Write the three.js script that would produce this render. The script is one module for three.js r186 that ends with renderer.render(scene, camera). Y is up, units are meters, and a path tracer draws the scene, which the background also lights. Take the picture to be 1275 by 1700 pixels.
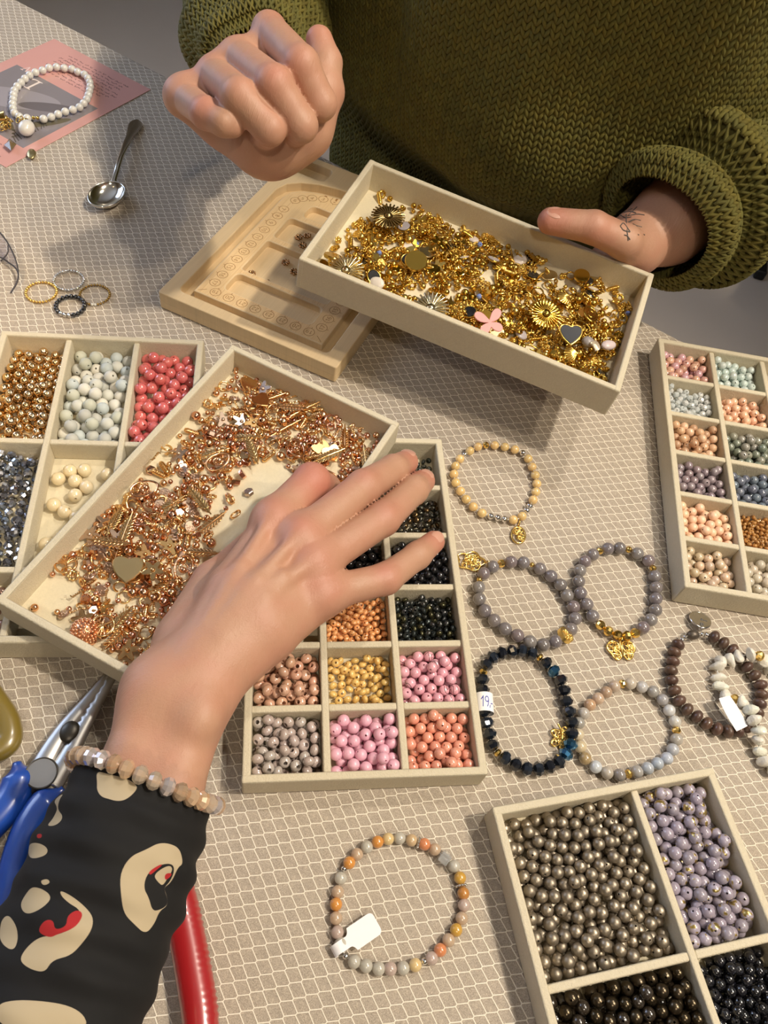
// marbled and splashed bead materials (computed prints)
function crackle(c, s) {
  reseed(s); const n = 128, L = []; for (let i = 0; i < 4; i++) L.push([rnd(), rnd() * 6.28, rr(0.05, 0.12), rr(0.2, 0.8)]);
  const sr = (q) => Math.pow(q, 1 / 2.2);
  const t = noiseTex(n, (u, v) => { let k = 1; for (const [o, ph, a, w] of L) { const d = Math.abs(v - w - a * Math.sin(u * 6.283 + ph) - a * 0.5 * Math.sin(u * 12.566 + o * 6)); if (d < 0.012) k = 0.15; } return c.map((q) => sr(q) * k); }, true);
  return std([1, 1, 1], 0.25, 0, { map: t, clearcoat: 1, clearcoatRoughness: 0.25 });
}
function splash(c, s) {
  const n = 64, f = tileNoise(n, [4, 8, 16], s), sr = (q) => Math.pow(q, 1 / 2.2);
  const col = noiseTex(n, (u, v, x, y) => { const k = smooth(0.60, 0.66, f[y * n + x]); return c.map((q, i) => sr(q * (0.9 + 0.2 * f[y * n + x]) * (1 - k) + [0.62, 0.46, 0.14][i] * k)); }, true);
  const met = noiseTex(n, (u, v, x, y) => { const k = smooth(0.60, 0.66, f[y * n + x]); return [0, 0.3, k * 0.9]; });
  return std([1, 1, 1], 1, 1, { map: col, metalnessMap: met, roughnessMap: met, clearcoat: 1, clearcoatRoughness: 0.25 });
}
import * as THREE from 'three';
import { RoundedBoxGeometry } from 'three/addons/geometries/RoundedBoxGeometry.js';
import * as BGU from 'three/addons/utils/BufferGeometryUtils.js';

// ---------- camera, sky, lights, exposure ----------
const scene = new THREE.Scene();
const MM = 0.001;
const camera = new THREE.PerspectiveCamera(65, 1275 / 1700, 0.02, 30);
camera.position.set(0, 0.4106, 0);
camera.up.set(-0.21456, 0.55521, -0.80356);
camera.lookAt(0, 0.4106 - 0.82272, -0.56845);
const renderer = new THREE.WebGLRenderer({ antialias: true });
renderer.toneMapping = THREE.LinearToneMapping;
renderer.toneMappingExposure = 0.64;
renderer.shadowMap.enabled = true;
scene.background = new THREE.Color().setRGB(4.6, 5.7, 8.0);   // pale evening sky behind the window
// unseen ceiling spots: [x, z, aim x, aim z, half-angle degrees, intensity, colour]
const SPOTS = [
  [0.95, -0.26, 0.06, -0.34, 38, 12.5, [1.0, 0.89, 0.74]],
  [0.53, -1.04, 0.10, -0.30, 38, 4.5, [1.0, 0.91, 0.78]],
  [1.30, 0.10, -0.10, -0.36, 34, 4.5, [1.0, 0.84, 0.62]],
  [-0.66, 0.16, -0.40, -0.27, 8, 7.0, [1.0, 0.74, 0.44]],  // out of view, narrow cone placed for the warm pool on the left
  [0.30, 1.05, 0.12, -0.50, 30, 3.5, [1.0, 0.88, 0.72]],  // out of view, placed to light the sweater from the front
  [1.05, -2.35, 0.92, -2.15, 13, 14.0, [1.0, 0.88, 0.7]],  // unseen, placed to brighten the floor past the green sleeve
];

// ---------- helpers ----------
let seed = 7;
function rnd() { seed = (seed * 1664525 + 1013904223) >>> 0; return seed / 4294967296; }
function reseed(s) { seed = s >>> 0; for (let i = 0; i < 5; i++) rnd(); }
const rr = (a, b) => a + (b - a) * rnd();
const V = (x, y, z) => new THREE.Vector3(x * MM, y * MM, z * MM);
const V3 = (x, y, z) => new THREE.Vector3(x, y, z);
const taken = new Map();
function numbered(n) { const k = taken.get(n) || 0; taken.set(n, k + 1); return k ? `${n}_${String(k).padStart(3, '0')}` : n; }
function shade(o) { o.castShadow = true; o.receiveShadow = true; return o; }
function part(name, geo, mat, parent) { const m = shade(new THREE.Mesh(geo, mat)); m.name = name; parent.add(m); return m; }
function thing(name, label, category, group) {
  const g = new THREE.Group(); g.name = numbered(name); g.userData = { label, category };
  if (group) g.userData.group = group;
  scene.add(g); return g;
}
function single(name, geo, mat, label, category, group) {
  const m = shade(new THREE.Mesh(geo, mat)); m.name = numbered(name); m.userData = { label, category };
  if (group) m.userData.group = group;
  scene.add(m); return m;
}
function structure(name, geo, mat) { const m = shade(new THREE.Mesh(geo, mat)); m.name = name; m.userData = { kind: 'structure' }; scene.add(m); return m; }
function copyOf(o, label) { const c = o.clone(); c.name = numbered(o.name.replace(/_\d{3}$/, '')); c.userData = { ...o.userData }; if (label) c.userData.label = label; scene.add(c); return c; }
const merge = (l) => BGU.mergeGeometries(l.map((g) => { const q = g.index ? g.toNonIndexed() : g; for (const k of Object.keys(q.attributes)) if (!['position', 'normal', 'uv'].includes(k)) q.deleteAttribute(k); return q; }), false);
const rbox = (w, h, d, r = 1, s = 2) => new RoundedBoxGeometry(w * MM, h * MM, d * MM, s, r * MM);
function rboxAt(w, h, d, r, x, y, z, s = 2) { const g = rbox(w, h, d, r, s); g.translate(x * MM, y * MM, z * MM); return g; }
const lin = (r, g, b) => new THREE.Color().setRGB(r, g, b);
function std(c, rough = 0.6, metal = 0, o = {}) { return new THREE.MeshPhysicalMaterial({ color: Array.isArray(c) ? lin(...c) : c, roughness: rough, metalness: metal, ...o }); }
function noiseTex(n, fn, srgb = false) {
  const d = new Uint8Array(n * n * 4);
  for (let y = 0; y < n; y++) for (let x = 0; x < n; x++) { const v = fn(x / n, y / n, x, y); const i = (y * n + x) * 4; const a = Array.isArray(v) ? v : [v, v, v]; d[i] = a[0] * 255; d[i + 1] = a[1] * 255; d[i + 2] = a[2] * 255; d[i + 3] = 255; }
  const t = new THREE.DataTexture(d, n, n); t.wrapS = t.wrapT = THREE.RepeatWrapping; t.magFilter = THREE.LinearFilter; t.minFilter = THREE.LinearMipmapLinearFilter; t.generateMipmaps = true;
  if (srgb) t.colorSpace = THREE.SRGBColorSpace; t.needsUpdate = true; return t;
}
function tileNoise(n, oct, s0) {   // tiling value noise, n x n floats 0..1
  reseed(s0); const out = new Float32Array(n * n); let amp = 1, tot = 0;
  for (const c of oct) {
    const g = new Float32Array(c * c).map(() => rnd());
    for (let y = 0; y < n; y++) for (let x = 0; x < n; x++) {
      const fx = x / n * c, fy = y / n * c, x0 = Math.floor(fx), y0 = Math.floor(fy); let u = fx - x0, v = fy - y0; u = u * u * (3 - 2 * u); v = v * v * (3 - 2 * v);
      const a = g[(y0 % c) * c + x0 % c], b = g[(y0 % c) * c + (x0 + 1) % c], d = g[((y0 + 1) % c) * c + x0 % c], e = g[((y0 + 1) % c) * c + (x0 + 1) % c];
      out[y * n + x] += amp * ((a * (1 - u) + b * u) * (1 - v) + (d * (1 - u) + e * u) * v);
    }
    tot += amp; amp *= 0.7;
  }
  return out.map((q) => q / tot);
}
function noise3(x, y, z) { return (Math.sin(x * 1.7 + 1.3 * Math.sin(y * 1.1 + 0.7) + z * 0.9) + Math.sin(y * 1.9 + 1.1 * Math.sin(z * 1.3 + 1.9) + x * 0.6) + Math.sin(z * 1.5 + 1.2 * Math.sin(x * 1.2 + 2.6) + y * 0.8)) / 3; }
const clamp = (x, a, b) => Math.min(b, Math.max(a, x));
const smooth = (a, b, x) => { const t = clamp((x - a) / (b - a), 0, 1); return t * t * (3 - 2 * t); };

// ---------- room ----------
const plaster = std([0.62, 0.56, 0.47], 0.9);
const floorN = tileNoise(256, [8, 32, 128], 3);
const floorMat = std([0.52, 0.45, 0.38], 0.55, 0, { map: noiseTex(256, (u, v, x, y) => { const q = 0.9 + 0.1 * floorN[y * 256 + x]; return [q, q, q]; }) });
const FY = -740, CY = 1760;
structure('floor', rboxAt(4400, 60, 5900, 1, 300, FY - 30, -1000), floorMat);
structure('ceiling', rboxAt(4400, 60, 5900, 1, 300, CY + 30, -1000), std([0.72, 0.68, 0.6], 0.9));
const X0 = -1700, X1 = 2300, Z0 = -3800, Z1 = 1800, RH = CY - FY, RC = (CY + FY) / 2;
structure('wall_right', rboxAt(80, RH, 5600, 1, X1 + 40, RC, -1000), plaster);
structure('wall_near', rboxAt(4160, RH, 80, 1, 300, RC, Z1 + 40), plaster);
structure('wall_far', rboxAt(4160, RH, 80, 1, 300, RC, Z0 - 40), plaster);
{ // left wall with an unseen window, placed for the cool light from the left
  const wz0 = -1750, wz1 = -450, wy0 = 150, wy1 = 1450, x = X0 - 40;
  structure('wall_left', merge([
    rboxAt(80, RH, wz0 - Z0, 1, x, RC, (wz0 + Z0) / 2), rboxAt(80, RH, Z1 - wz1, 1, x, RC, (wz1 + Z1) / 2),
    rboxAt(80, wy0 - FY, wz1 - wz0, 1, x, (wy0 + FY) / 2, (wz0 + wz1) / 2), rboxAt(80, CY - wy1, wz1 - wz0, 1, x, (CY + wy1) / 2, (wz0 + wz1) / 2)]), plaster);
  const w = new THREE.Group(); w.name = 'unseen_window_1'; w.userData = { kind: 'structure' }; scene.add(w);
  const fm = std([0.7, 0.7, 0.68], 0.4);
  const zc = (wz0 + wz1) / 2, yc = (wy0 + wy1) / 2;
  for (const [dy, dz, h, d] of [[650, 0, 50, 1300], [-650, 0, 50, 1300], [0, -650, 1300, 50], [0, 650, 1300, 50], [0, 0, 1300, 40]]) part('window_frame', rboxAt(60, h, d, 3, x, yc + dy * 0.98, zc + dz * 0.98), fm, w);
  for (const s of [-1, 1]) part('window_pane', rboxAt(4, 1230, 610, 1, x, yc, zc + s * 322), std([1, 1, 1], 0, 0, { transmission: 1, thickness: 0, ior: 1.45 }), w);
}
{ // ceiling spots, all out of view
  const white = std([0.75, 0.75, 0.72], 0.4);
  const lampNames = ['above the right side of the table', 'above the person in green', 'above the far right of the table', 'lighting the left end of the table', 'lighting the sweater from the front', 'lighting the floor behind the person in green'];
  SPOTS.forEach(([x, z, ax, az, ang, I, c], i) => {
    const g = thing('unseen_ceiling_spotlight', `unseen white round ceiling spotlight with warm bulb ${lampNames[i]}`, 'lamp');
    g.position.set(x, CY * MM, z);
    const dir = V3(ax - x, -CY * MM, az - z).normalize();
    const head = new THREE.CylinderGeometry(0.047, 0.052, 0.09, 24, 1, true); const q = new THREE.Quaternion().setFromUnitVectors(V3(0, -1, 0), dir);
    const at = dir.clone().multiplyScalar(0.06);
    head.applyQuaternion(q); head.translate(at.x, at.y - 0.01, at.z);
    const plate = new THREE.CylinderGeometry(0.05, 0.05, 0.012, 24); plate.translate(0, -0.006, 0);
    part('housing', head, white, g); part('mounting_plate', plate, white, g);
    const bulb = new THREE.CircleGeometry(0.045, 20); bulb.applyQuaternion(new THREE.Quaternion().setFromUnitVectors(V3(0, 0, 1), dir));
    const bp = dir.clone().multiplyScalar(0.1); bulb.translate(bp.x, bp.y - 0.01, bp.z);
    part('bulb', bulb, new THREE.MeshStandardMaterial({ color: 0x111111, emissive: lin(...c), emissiveIntensity: 25 }), g);
    const L = new THREE.SpotLight(lin(...c), I, 0, ang * Math.PI / 180, 0.5, 2);
    const lp = dir.clone().multiplyScalar(0.112); L.position.set(x + lp.x, CY * MM - 0.01 + lp.y, z + lp.z);
    L.target.position.set(ax, 0, az); L.castShadow = true; L.shadow.radius = 2.2; scene.add(L, L.target);
  });
}

// ---------- table and cloth ----------
const EDGE = { p: V3(-0.0460, 0, -0.6083), u: V3(0.9187, 0, 0.3949), n: V3(0.3949, 0, -0.9187) };   // far table edge: point, direction, outward normal
const edgeAng = Math.atan2(-EDGE.u.z, EDGE.u.x);
{
  const t = thing('table', 'large table hidden under a patterned cream tablecloth', 'table');
  const wood = std([0.35, 0.24, 0.14], 0.6);
  const mid = EDGE.p.clone().addScaledVector(EDGE.n, -0.47);
  t.position.set(mid.x, 0, mid.z); t.rotation.y = edgeAng;
  part('tabletop', rboxAt(1900, 28, 925, 3, 0, -17, 0), wood, t);
  for (const sx of [-1, 1]) for (const sz of [-1, 1]) part('leg', rboxAt(50, 709, 50, 4, sx * 850, -385.5, sz * 400), wood, t);
  // cloth: lattice of pale raised threads on a beige-grey weave
  const A = [5.23, -2.19], B = [2.93, 5.12], S = [4.7, -1.32];
  const det = A[0] * B[1] - A[1] * B[0];
  const inv = (x, z) => [(x * B[1] - z * B[0]) / det, (z * A[0] - x * A[1]) / det];
  const K = 4, N = 512;
  const sUV = inv(S[0], S[1]);
  const segs = [];
  reseed(99);
  const jit = []; for (let i = 0; i < K * K; i++) jit.push([rr(-0.03, 0.03), rr(-0.03, 0.03)]);
  const J = (i, j) => jit[((i % K) + K) % K + K * (((j % K) + K) % K)];
  for (let i = -1; i <= K; i++) for (let j = -1; j <= K; j++) {
    const p = [i + J(i, j)[0], j + J(i, j)[1]], ps = [p[0] + sUV[0], p[1] + sUV[1]];
    const e1 = [i + 1 + J(i + 1, j + 1)[0], j + 1 + J(i + 1, j + 1)[1]], e2 = [i + 1 + J(i + 1, j)[0], j + J(i + 1, j)[1]];
    segs.push([p, ps], [ps, e1], [ps, e2]);
  }
  const toMM = (u, v) => [u * A[0] + v * B[0], u * A[1] + v * B[1]];
  const segMM = segs.map(([a, b]) => [...toMM(...a), ...toMM(...b)]);
  const grain = tileNoise(N, [256, 128, 64], 5), broad = tileNoise(N, [4, 9], 6);
  const hgt = new Float32Array(N * N);
  for (let y = 0; y < N; y++) for (let x = 0; x < N; x++) {
    const [px, pz] = toMM(x / N * K, y / N * K); let d = 9;
    for (const s of segMM) { const dx = s[2] - s[0], dz = s[3] - s[1]; const t2 = clamp(((px - s[0]) * dx + (pz - s[1]) * dz) / (dx * dx + dz * dz), 0, 1); const q = Math.hypot(px - s[0] - t2 * dx, pz - s[1] - t2 * dz); if (q < d) d = q; }
    hgt[y * N + x] = 1 - smooth(0.13, 0.36, d);
  }
  const map = noiseTex(N, (u, v, x, y) => { const i = y * N + x, h = hgt[i], g = 0.82 + 0.30 * (grain[i] - 0.5) * 2 * (1 - h * 0.6) + 0.05 * (broad[i] - 0.5); const b = [0.80 * g, 0.74 * g, 0.665 * g], w = [0.93, 0.895, 0.83]; return b.map((q, k) => clamp(q * (1 - h) + w[k] * h, 0, 1)); }, true);
  const bump = noiseTex(N, (u, v, x, y) => { const i = y * N + x; return clamp(0.25 + 0.5 * hgt[i] + 0.3 * (grain[i] - 0.5), 0, 1); });
  map.repeat.set(1 / K, 1 / K); bump.repeat.set(1 / K, 1 / K);
  const cloth = std([1, 1, 1], 0.72, 0, { map, bumpMap: bump, bumpScale: 0.00035, sheen: 0.3, sheenRoughness: 0.5, sheenColor: lin(0.9, 0.9, 0.9) });
  // profile across: near drop, top, rounded far edge, far drop; gentle folds in the hanging part, faint wrinkles on top
  const rows = [], half = 955, far = 0, near = -950;
  for (let i = 0; i <= 14; i++) rows.push([near, -260 + 260 * i / 14 - (i === 14 ? 0 : 0)]);
  for (let q = near + 10; q < far - 6; q += 9.4) rows.push([q, 0]);
  for (let i = 0; i <= 5; i++) { const a = i / 5 * Math.PI / 2; rows.push([far - 5 + 5 * Math.sin(a), -5 + 5 * Math.cos(a)]); }
  for (let i = 1; i <= 16; i++) rows.push([far, -5 - 260 * i / 16]);
  const cols = 200, pos = [], uv = [], idx = [];
  let vlen = 0;
  const wr = [[126, -332, 146, -310, 0.8, 6], [108, -356, 132, -328, 0.5, 6], [-300, -470, -180, -520, 0.9, 14], [-60, -60, 60, -20, 0.8, 12]];
  rows.forEach(([q, y], r) => {
    if (r) vlen += Math.hypot(q - rows[r - 1][0], y - rows[r - 1][1]);
    for (let c = 0; c <= cols; c++) {
      const s = -half + 2 * half * c / cols;
      const hang = Math.max(0, -y - 5) / 260, fold = hang * (9 * Math.sin(s / 46 + 0.6) + 6 * Math.sin(s / 23 + 1.4));
      const out = q + (q > -100 ? 1 : -1) * (fold + 9 * hang);
      const wx = EDGE.p.x / MM + EDGE.u.x * s + EDGE.n.x * out, wz = EDGE.p.z / MM + EDGE.u.z * s + EDGE.n.z * out;
      let hy = y;
      if (y === 0) for (const [ax, az, bx, bz, hh, ww] of wr) { const dx = bx - ax, dz = bz - az, t2 = clamp(((wx - ax) * dx + (wz - az) * dz) / (dx * dx + dz * dz), 0, 1), dd = Math.hypot(wx - ax - t2 * dx, wz - az - t2 * dz); hy += hh * Math.exp(-dd * dd / ww / ww); }
      pos.push(wx * MM, hy * MM, wz * MM);
      const fx = EDGE.p.x / MM + EDGE.u.x * s + EDGE.n.x * (vlen - 260 - 955 + 5), fz = EDGE.p.z / MM + EDGE.u.z * s + EDGE.n.z * (vlen - 260 - 955 + 5);
      uv.push(...inv(fx, fz));
    }
  });
  for (let r = 0; r < rows.length - 1; r++) for (let c = 0; c < cols; c++) { const a = r * (cols + 1) + c, b = a + 1, d = a + cols + 1, e = d + 1; idx.push(a, b, d, b, e, d); }
  const g = new THREE.BufferGeometry(); g.setAttribute('position', new THREE.Float32BufferAttribute(pos, 3)); g.setAttribute('uv', new THREE.Float32BufferAttribute(uv, 2)); g.setIndex(idx); g.computeVertexNormals();
  cloth.side = THREE.DoubleSide;
  single('tablecloth', g, cloth, 'cream tablecloth woven with a pale lattice pattern, spread over the table', 'tablecloth');
}
// ---------- bead trays ----------
const suedeN = tileNoise(256, [128, 64, 32], 11), suedeB = tileNoise(256, [6, 14, 30], 12);
const suedeMap = noiseTex(256, (u, v, x, y) => { const i = y * 256 + x, q = 0.86 + 0.12 * suedeN[i] + 0.05 * (suedeB[i] - 0.5); return [q, q, q]; });
const suedeBump = noiseTex(256, (u, v, x, y) => suedeN[y * 256 + x]);
const suede = std([0.66, 0.585, 0.43], 0.88, 0, { map: suedeMap, bumpMap: suedeBump, bumpScale: 0.00025, sheen: 0.25, sheenRoughness: 0.6, sheenColor: lin(0.9, 0.82, 0.62) });
const suedeFloor = std([0.74, 0.66, 0.47], 0.9, 0, { map: suedeMap });
function uvMetres(g, k = 25) {   // box-projected uv
  const p = g.attributes.position, n = g.attributes.normal, uv = new Float32Array(p.count * 2);
  for (let i = 0; i < p.count; i++) { const a = Math.abs(n.getX(i)), b = Math.abs(n.getY(i)), c = Math.abs(n.getZ(i)); const q = b >= a && b >= c ? [p.getX(i), p.getZ(i)] : a >= c ? [p.getZ(i), p.getY(i)] : [p.getX(i), p.getY(i)]; uv[i * 2] = q[0] * k; uv[i * 2 + 1] = q[1] * k; }
  g.setAttribute('uv', new THREE.BufferAttribute(uv, 2)); return g;
}
// W across, L along, H tall; local origin at the centre of the base; longs: [x, z0, z1]; crosses: [z, x0, x1]
function makeTray(label, W, L, H, longs, crosses, T = 4.4) {
  const t = thing('bead_tray', label, 'tray');
  part('base_panel', uvMetres(rboxAt(W - 1, 2.2, L - 1, 0.6, 0, 1.15, 0)), suedeFloor, t);
  for (const s of [-1, 1]) {
    part('side_panel', uvMetres(rboxAt(T, H - 0.2, L - 1, 1.2, s * (W - T) / 2, (H - 0.2) / 2, 0)), suede, t);
    part('end_panel', uvMetres(rboxAt(W + 0.3, H, T, 1.3, 0, H / 2, s * (L - T) / 2)), suede, t);
  }
  const dh = H - 1.6, DT = 4;
  for (const [x, z0, z1] of longs) part('divider', uvMetres(rboxAt(DT, dh - 2, z1 - z0, 1.1, x, (dh + 2) / 2, (z0 + z1) / 2)), suede, t);
  for (const [z, x0, x1] of crosses) part('divider', uvMetres(rboxAt(x1 - x0, dh - 2.6, DT, 1.1, (x0 + x1) / 2, (dh + 1.6) / 2, z)), suede, t);
  return t;
}
const inner = (W, L, T = 4.4) => [-(W / 2) + T, W / 2 - T, -(L / 2) + T, L / 2 - T];
const TRAY = {};
{
  const W = 120, L = 212, H = 19, [x0, x1, z0, z1] = inner(W, L);
  const grid = (n, m) => {
    const cx = [], cz = []; for (let i = 0; i <= n; i++) cx.push(x0 - 2 + (x1 - x0 + 4) * i / n); for (let j = 0; j <= m; j++) cz.push(z0 - 2 + (z1 - z0 + 4) * j / m);
    const longs = cx.slice(1, n).map((x) => [x, z0 - 0.5, z1 + 0.5]), crosses = [];
    for (let j = 1; j < m; j++) for (let i = 0; i < n; i++) crosses.push([cz[j], cx[i] + (i ? 1.6 : 1), cx[i + 1] - (i < n - 1 ? 1.6 : 1)]);
    return { longs, crosses, cell: (i, j) => [cx[i] + 2, cx[i + 1] - 2, cz[j] + 2, cz[j + 1] - 2] };
  };
  const g18 = grid(3, 6);
  const A = makeTray('cream suede bead tray of eighteen small compartments beneath the reaching hand', W, L, H, g18.longs, g18.crosses);
  A.position.copy(V(-6.2, 0.4, -218.2)); A.rotation.y = 0.2487; TRAY.A = { g: A, cell: g18.cell };
  const E = makeTray('cream suede bead tray of small compartments standing alone by the far table edge', W, L, H, g18.longs, g18.crosses);
  E.position.copy(V(235.8, 0.4, -373.6)); E.rotation.y = 0.058; TRAY.E = { g: E, cell: g18.cell };
  const F = makeTray('cream suede bead tray holding bronze, lavender and black beads in large compartments', W, L, H, [[14.5, z0 - 0.5, z1 + 0.5]], [[-28, x0 - 1, 12.9], [-28, 16.1, x1 + 1], [44, x0 - 1, 12.9], [44, 16.1, x1 + 1]]);
  F.position.copy(V(176, 0.4, -38.7)); F.rotation.y = 0.3764;
  TRAY.F = { g: F, cell: (i, j) => [i ? 16.5 : x0, i ? x1 : 12.5, j === 0 ? z0 : -26, j === 0 ? -30 : 42] };
  const B = makeTray('shallow open cream tray scattered with rose-gold charms, lying across two trays', W, L, H, [], []);
  B.position.copy(V(-90, 19.6, -240)); B.rotation.y = -0.291; TRAY.B = { g: B, cell: () => [x0, x1, z0, z1] };
}
{
  const W = 128, L = 219, H = 19, [x0, x1, z0, z1] = inner(W, L);
  const c1 = -64 + 42.2, c2 = -64 + 85, r2 = -109.5 + 88, r4 = -109.5 + 175.5;
  const D = makeTray('cream suede bead tray with tall compartments, partly covered by the open charm tray', W, L, H, [[c1, z0 - 0.5, z1 + 0.5], [c2, z0 - 0.5, z1 + 0.5]],
    [[r2, x0 - 1, c1 - 1.6], [r2, c1 + 1.6, c2 - 1.6], [r2, c2 + 1.6, x1 + 1], [r4, x0 - 1, c1 - 1.6], [r4, c1 + 1.6, c2 - 1.6]]);
  D.position.copy(V(-258.4 + 56 * 0.972 + 109.5 * 0.234, 0.4, -347.1 - 56 * 0.234 + 109.5 * 0.972)); D.rotation.y = 0.236;
  const xs = [[x0, c1 - 2], [c1 + 2, c2 - 2], [c2 + 2, x1]], zs = [[z0, r2 - 2], [r2 + 2, r4 - 2], [r4 + 2, z1]];
  TRAY.D = { g: D, cell: (i, j) => [...xs[i], ...zs[j]] };
}
{ // held tray, slightly tilted
  const W = 120, L = 212, H = 23;
  const C = makeTray('deep open cream tray full of gold charms, held up by the person in green', W, L, H, [], []);
  const ax = V3(0.98035, -0.06295, 0.18693), ay = V3(0.06071, 0.998, 0.01768), az = V3(-0.18766, -0.00599, 0.98221);
  // local x (short side) runs along az, local z (long side) along -ax
  const m = new THREE.Matrix4().makeBasis(az, ay, ax.clone().negate());
  C.quaternion.setFromRotationMatrix(m);
  C.position.copy(V(30.38, 78.8, -435.29).addScaledVector(ay, -H * MM));
  TRAY.C = { g: C, cell: () => inner(W, L) };
}

// ---------- loose beads ----------
function pack(cell, rad, n, sd, o = {}) {   // settle n balls in a cell (mm, tray-local); rad may be a function
  reseed(sd);
  const [x0, x1, z0, z1] = cell, fl = 2.4, P = [];
  for (let i = 0; i < n; i++) {
    const r = typeof rad === 'function' ? rad(i) : rad; let x, z, k = 0;
    do { x = rr(x0 + r, x1 - r); z = rr(z0 + r, z1 - r); } while (o.dens && k++ < 40 && rnd() > o.dens((x - x0) / (x1 - x0), (z - z0) / (z1 - z0)));
    P.push([x, fl + r + rnd() * (o.top || 16), z, r, x, z]);
  }
  const cs = 2 * Math.max(...P.map((p) => p[3])), it = o.it || 130;
  for (let k = 0; k < it; k++) {
    const last = k > it - 25;
    for (const p of P) { p[1] -= last ? 0.05 : 0.3; if (o.hold) { p[0] += (p[4] - p[0]) * o.hold; p[2] += (p[5] - p[2]) * o.hold; } }
    for (let sub = 0; sub < 2; sub++) {
      const grid = new Map();
      P.forEach((p, i) => { const h = `${Math.floor(p[0] / cs)},${Math.floor(p[2] / cs)}`; const a = grid.get(h); if (a) a.push(i); else grid.set(h, [i]); });
      P.forEach((p, i) => {
        const gx = Math.floor(p[0] / cs), gz = Math.floor(p[2] / cs);
        for (let a = -1; a <= 1; a++) for (let b = -1; b <= 1; b++) for (const j of grid.get(`${gx + a},${gz + b}`) || []) if (j > i) {
          const q = P[j]; let dx = q[0] - p[0], dy = q[1] - p[1], dz = q[2] - p[2]; const m = p[3] + q[3], d2 = dx * dx + dy * dy + dz * dz;
          if (d2 < m * m) { const d = Math.sqrt(d2) || 1e-3, s = (m - d) / d * 0.5; dx *= s; dy *= s; dz *= s; p[0] -= dx; p[1] -= dy; p[2] -= dz; q[0] += dx; q[1] += dy; q[2] += dz; }
        }
      });
      for (const p of P) { const r = p[3]; p[0] = clamp(p[0], x0 + r, x1 - r); p[2] = clamp(p[2], z0 + r, z1 - r); if (p[1] < fl + r) p[1] = fl + r; }
    }
  }
  return P;
}
function ballGeo(r, hole, ry = r, seg = 20, rows = 9, fac = false) {   // bored bead, axis y
  const a0 = Math.asin(Math.min(0.9, hole / r)), pts = [];
  for (let i = 0; i <= rows; i++) { const a = a0 + (Math.PI - 2 * a0) * i / rows; pts.push(new THREE.Vector2(r * Math.sin(a) * MM, -ry * Math.cos(a) * MM)); }
  const y = ry * Math.cos(a0) * MM, h = hole * MM;
  pts.push(new THREE.Vector2(h * 0.92, y * 0.93), new THREE.Vector2(h * 0.92, -y * 0.93), new THREE.Vector2(h, -y));
  let g = new THREE.LatheGeometry(pts, seg);
  if (fac) { g = g.toNonIndexed(); g.computeVertexNormals(); }
  return g;
}
const geoCache = {};
function beadGeo(r, kind) {
  const k = r + kind; if (geoCache[k]) return geoCache[k];
  const g = kind === 'fac' ? ballGeo(r, r * 0.2, r * 0.86, 8, 4, true) : kind === 'pony' ? ballGeo(r, r * 0.36, r * 0.82) : kind === 'seed' ? ballGeo(r, r * 0.3, r * 0.72, 14, 7) : kind === 'disc' ? ballGeo(r, r * 0.2, r * 0.55, 18, 7) : ballGeo(r, r * 0.17);
  return (geoCache[k] = g);
}
const _q = new THREE.Quaternion();
function randQ() { const u = rnd(), v = rnd() * 6.283, w = rnd() * 6.283; return _q.set(Math.sqrt(1 - u) * Math.sin(v), Math.sqrt(1 - u) * Math.cos(v), Math.sqrt(u) * Math.sin(w), Math.sqrt(u) * Math.cos(w)); }
function fill(tray, cell, r, n, sd, name, label, mats, kind = 'ball', o = {}) {
  const g = tray.g, P = pack(cell, r * (o.pr || 1), n, sd, o), geo = beadGeo(r, kind); g.updateMatrixWorld();
  reseed(sd + 1000);
  for (const p of P) {
    if (o.skip && o.skip(p)) continue;
    const m = shade(new THREE.Mesh(geo, mats[Math.floor(rnd() * mats.length)])); m.name = numbered(name); m.userData = { label, category: 'bead', group: o.group };
    m.position.set(p[0] * MM, p[1] * MM, p[2] * MM).applyMatrix4(g.matrixWorld); m.quaternion.copy(randQ()); scene.add(m);
  }
}
const gloss = (c, r = 0.22, o = {}) => std(c, r, 0, { ior: 1.65, clearcoat: 1, clearcoatRoughness: 0.19, ...o });
const vary = (c, n, amt, f) => { reseed(Math.round((c[0] + c[1] * 3 + c[2] * 7) * 1e4)); const out = []; for (let i = 0; i < n; i++) { const k = 1 + rr(-amt, amt); out.push(f(c.map((q) => clamp(q * k * (1 + rr(-amt, amt) * 0.4), 0, 1)))); } return out; };
const clear = (c, rough, tr = 0.6) => std(c, rough, 0, { transmission: tr, thickness: 0.003, ior: 1.4, attenuationColor: lin(...c), attenuationDistance: 0.03, clearcoat: 1, clearcoatRoughness: 0.26 });
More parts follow.
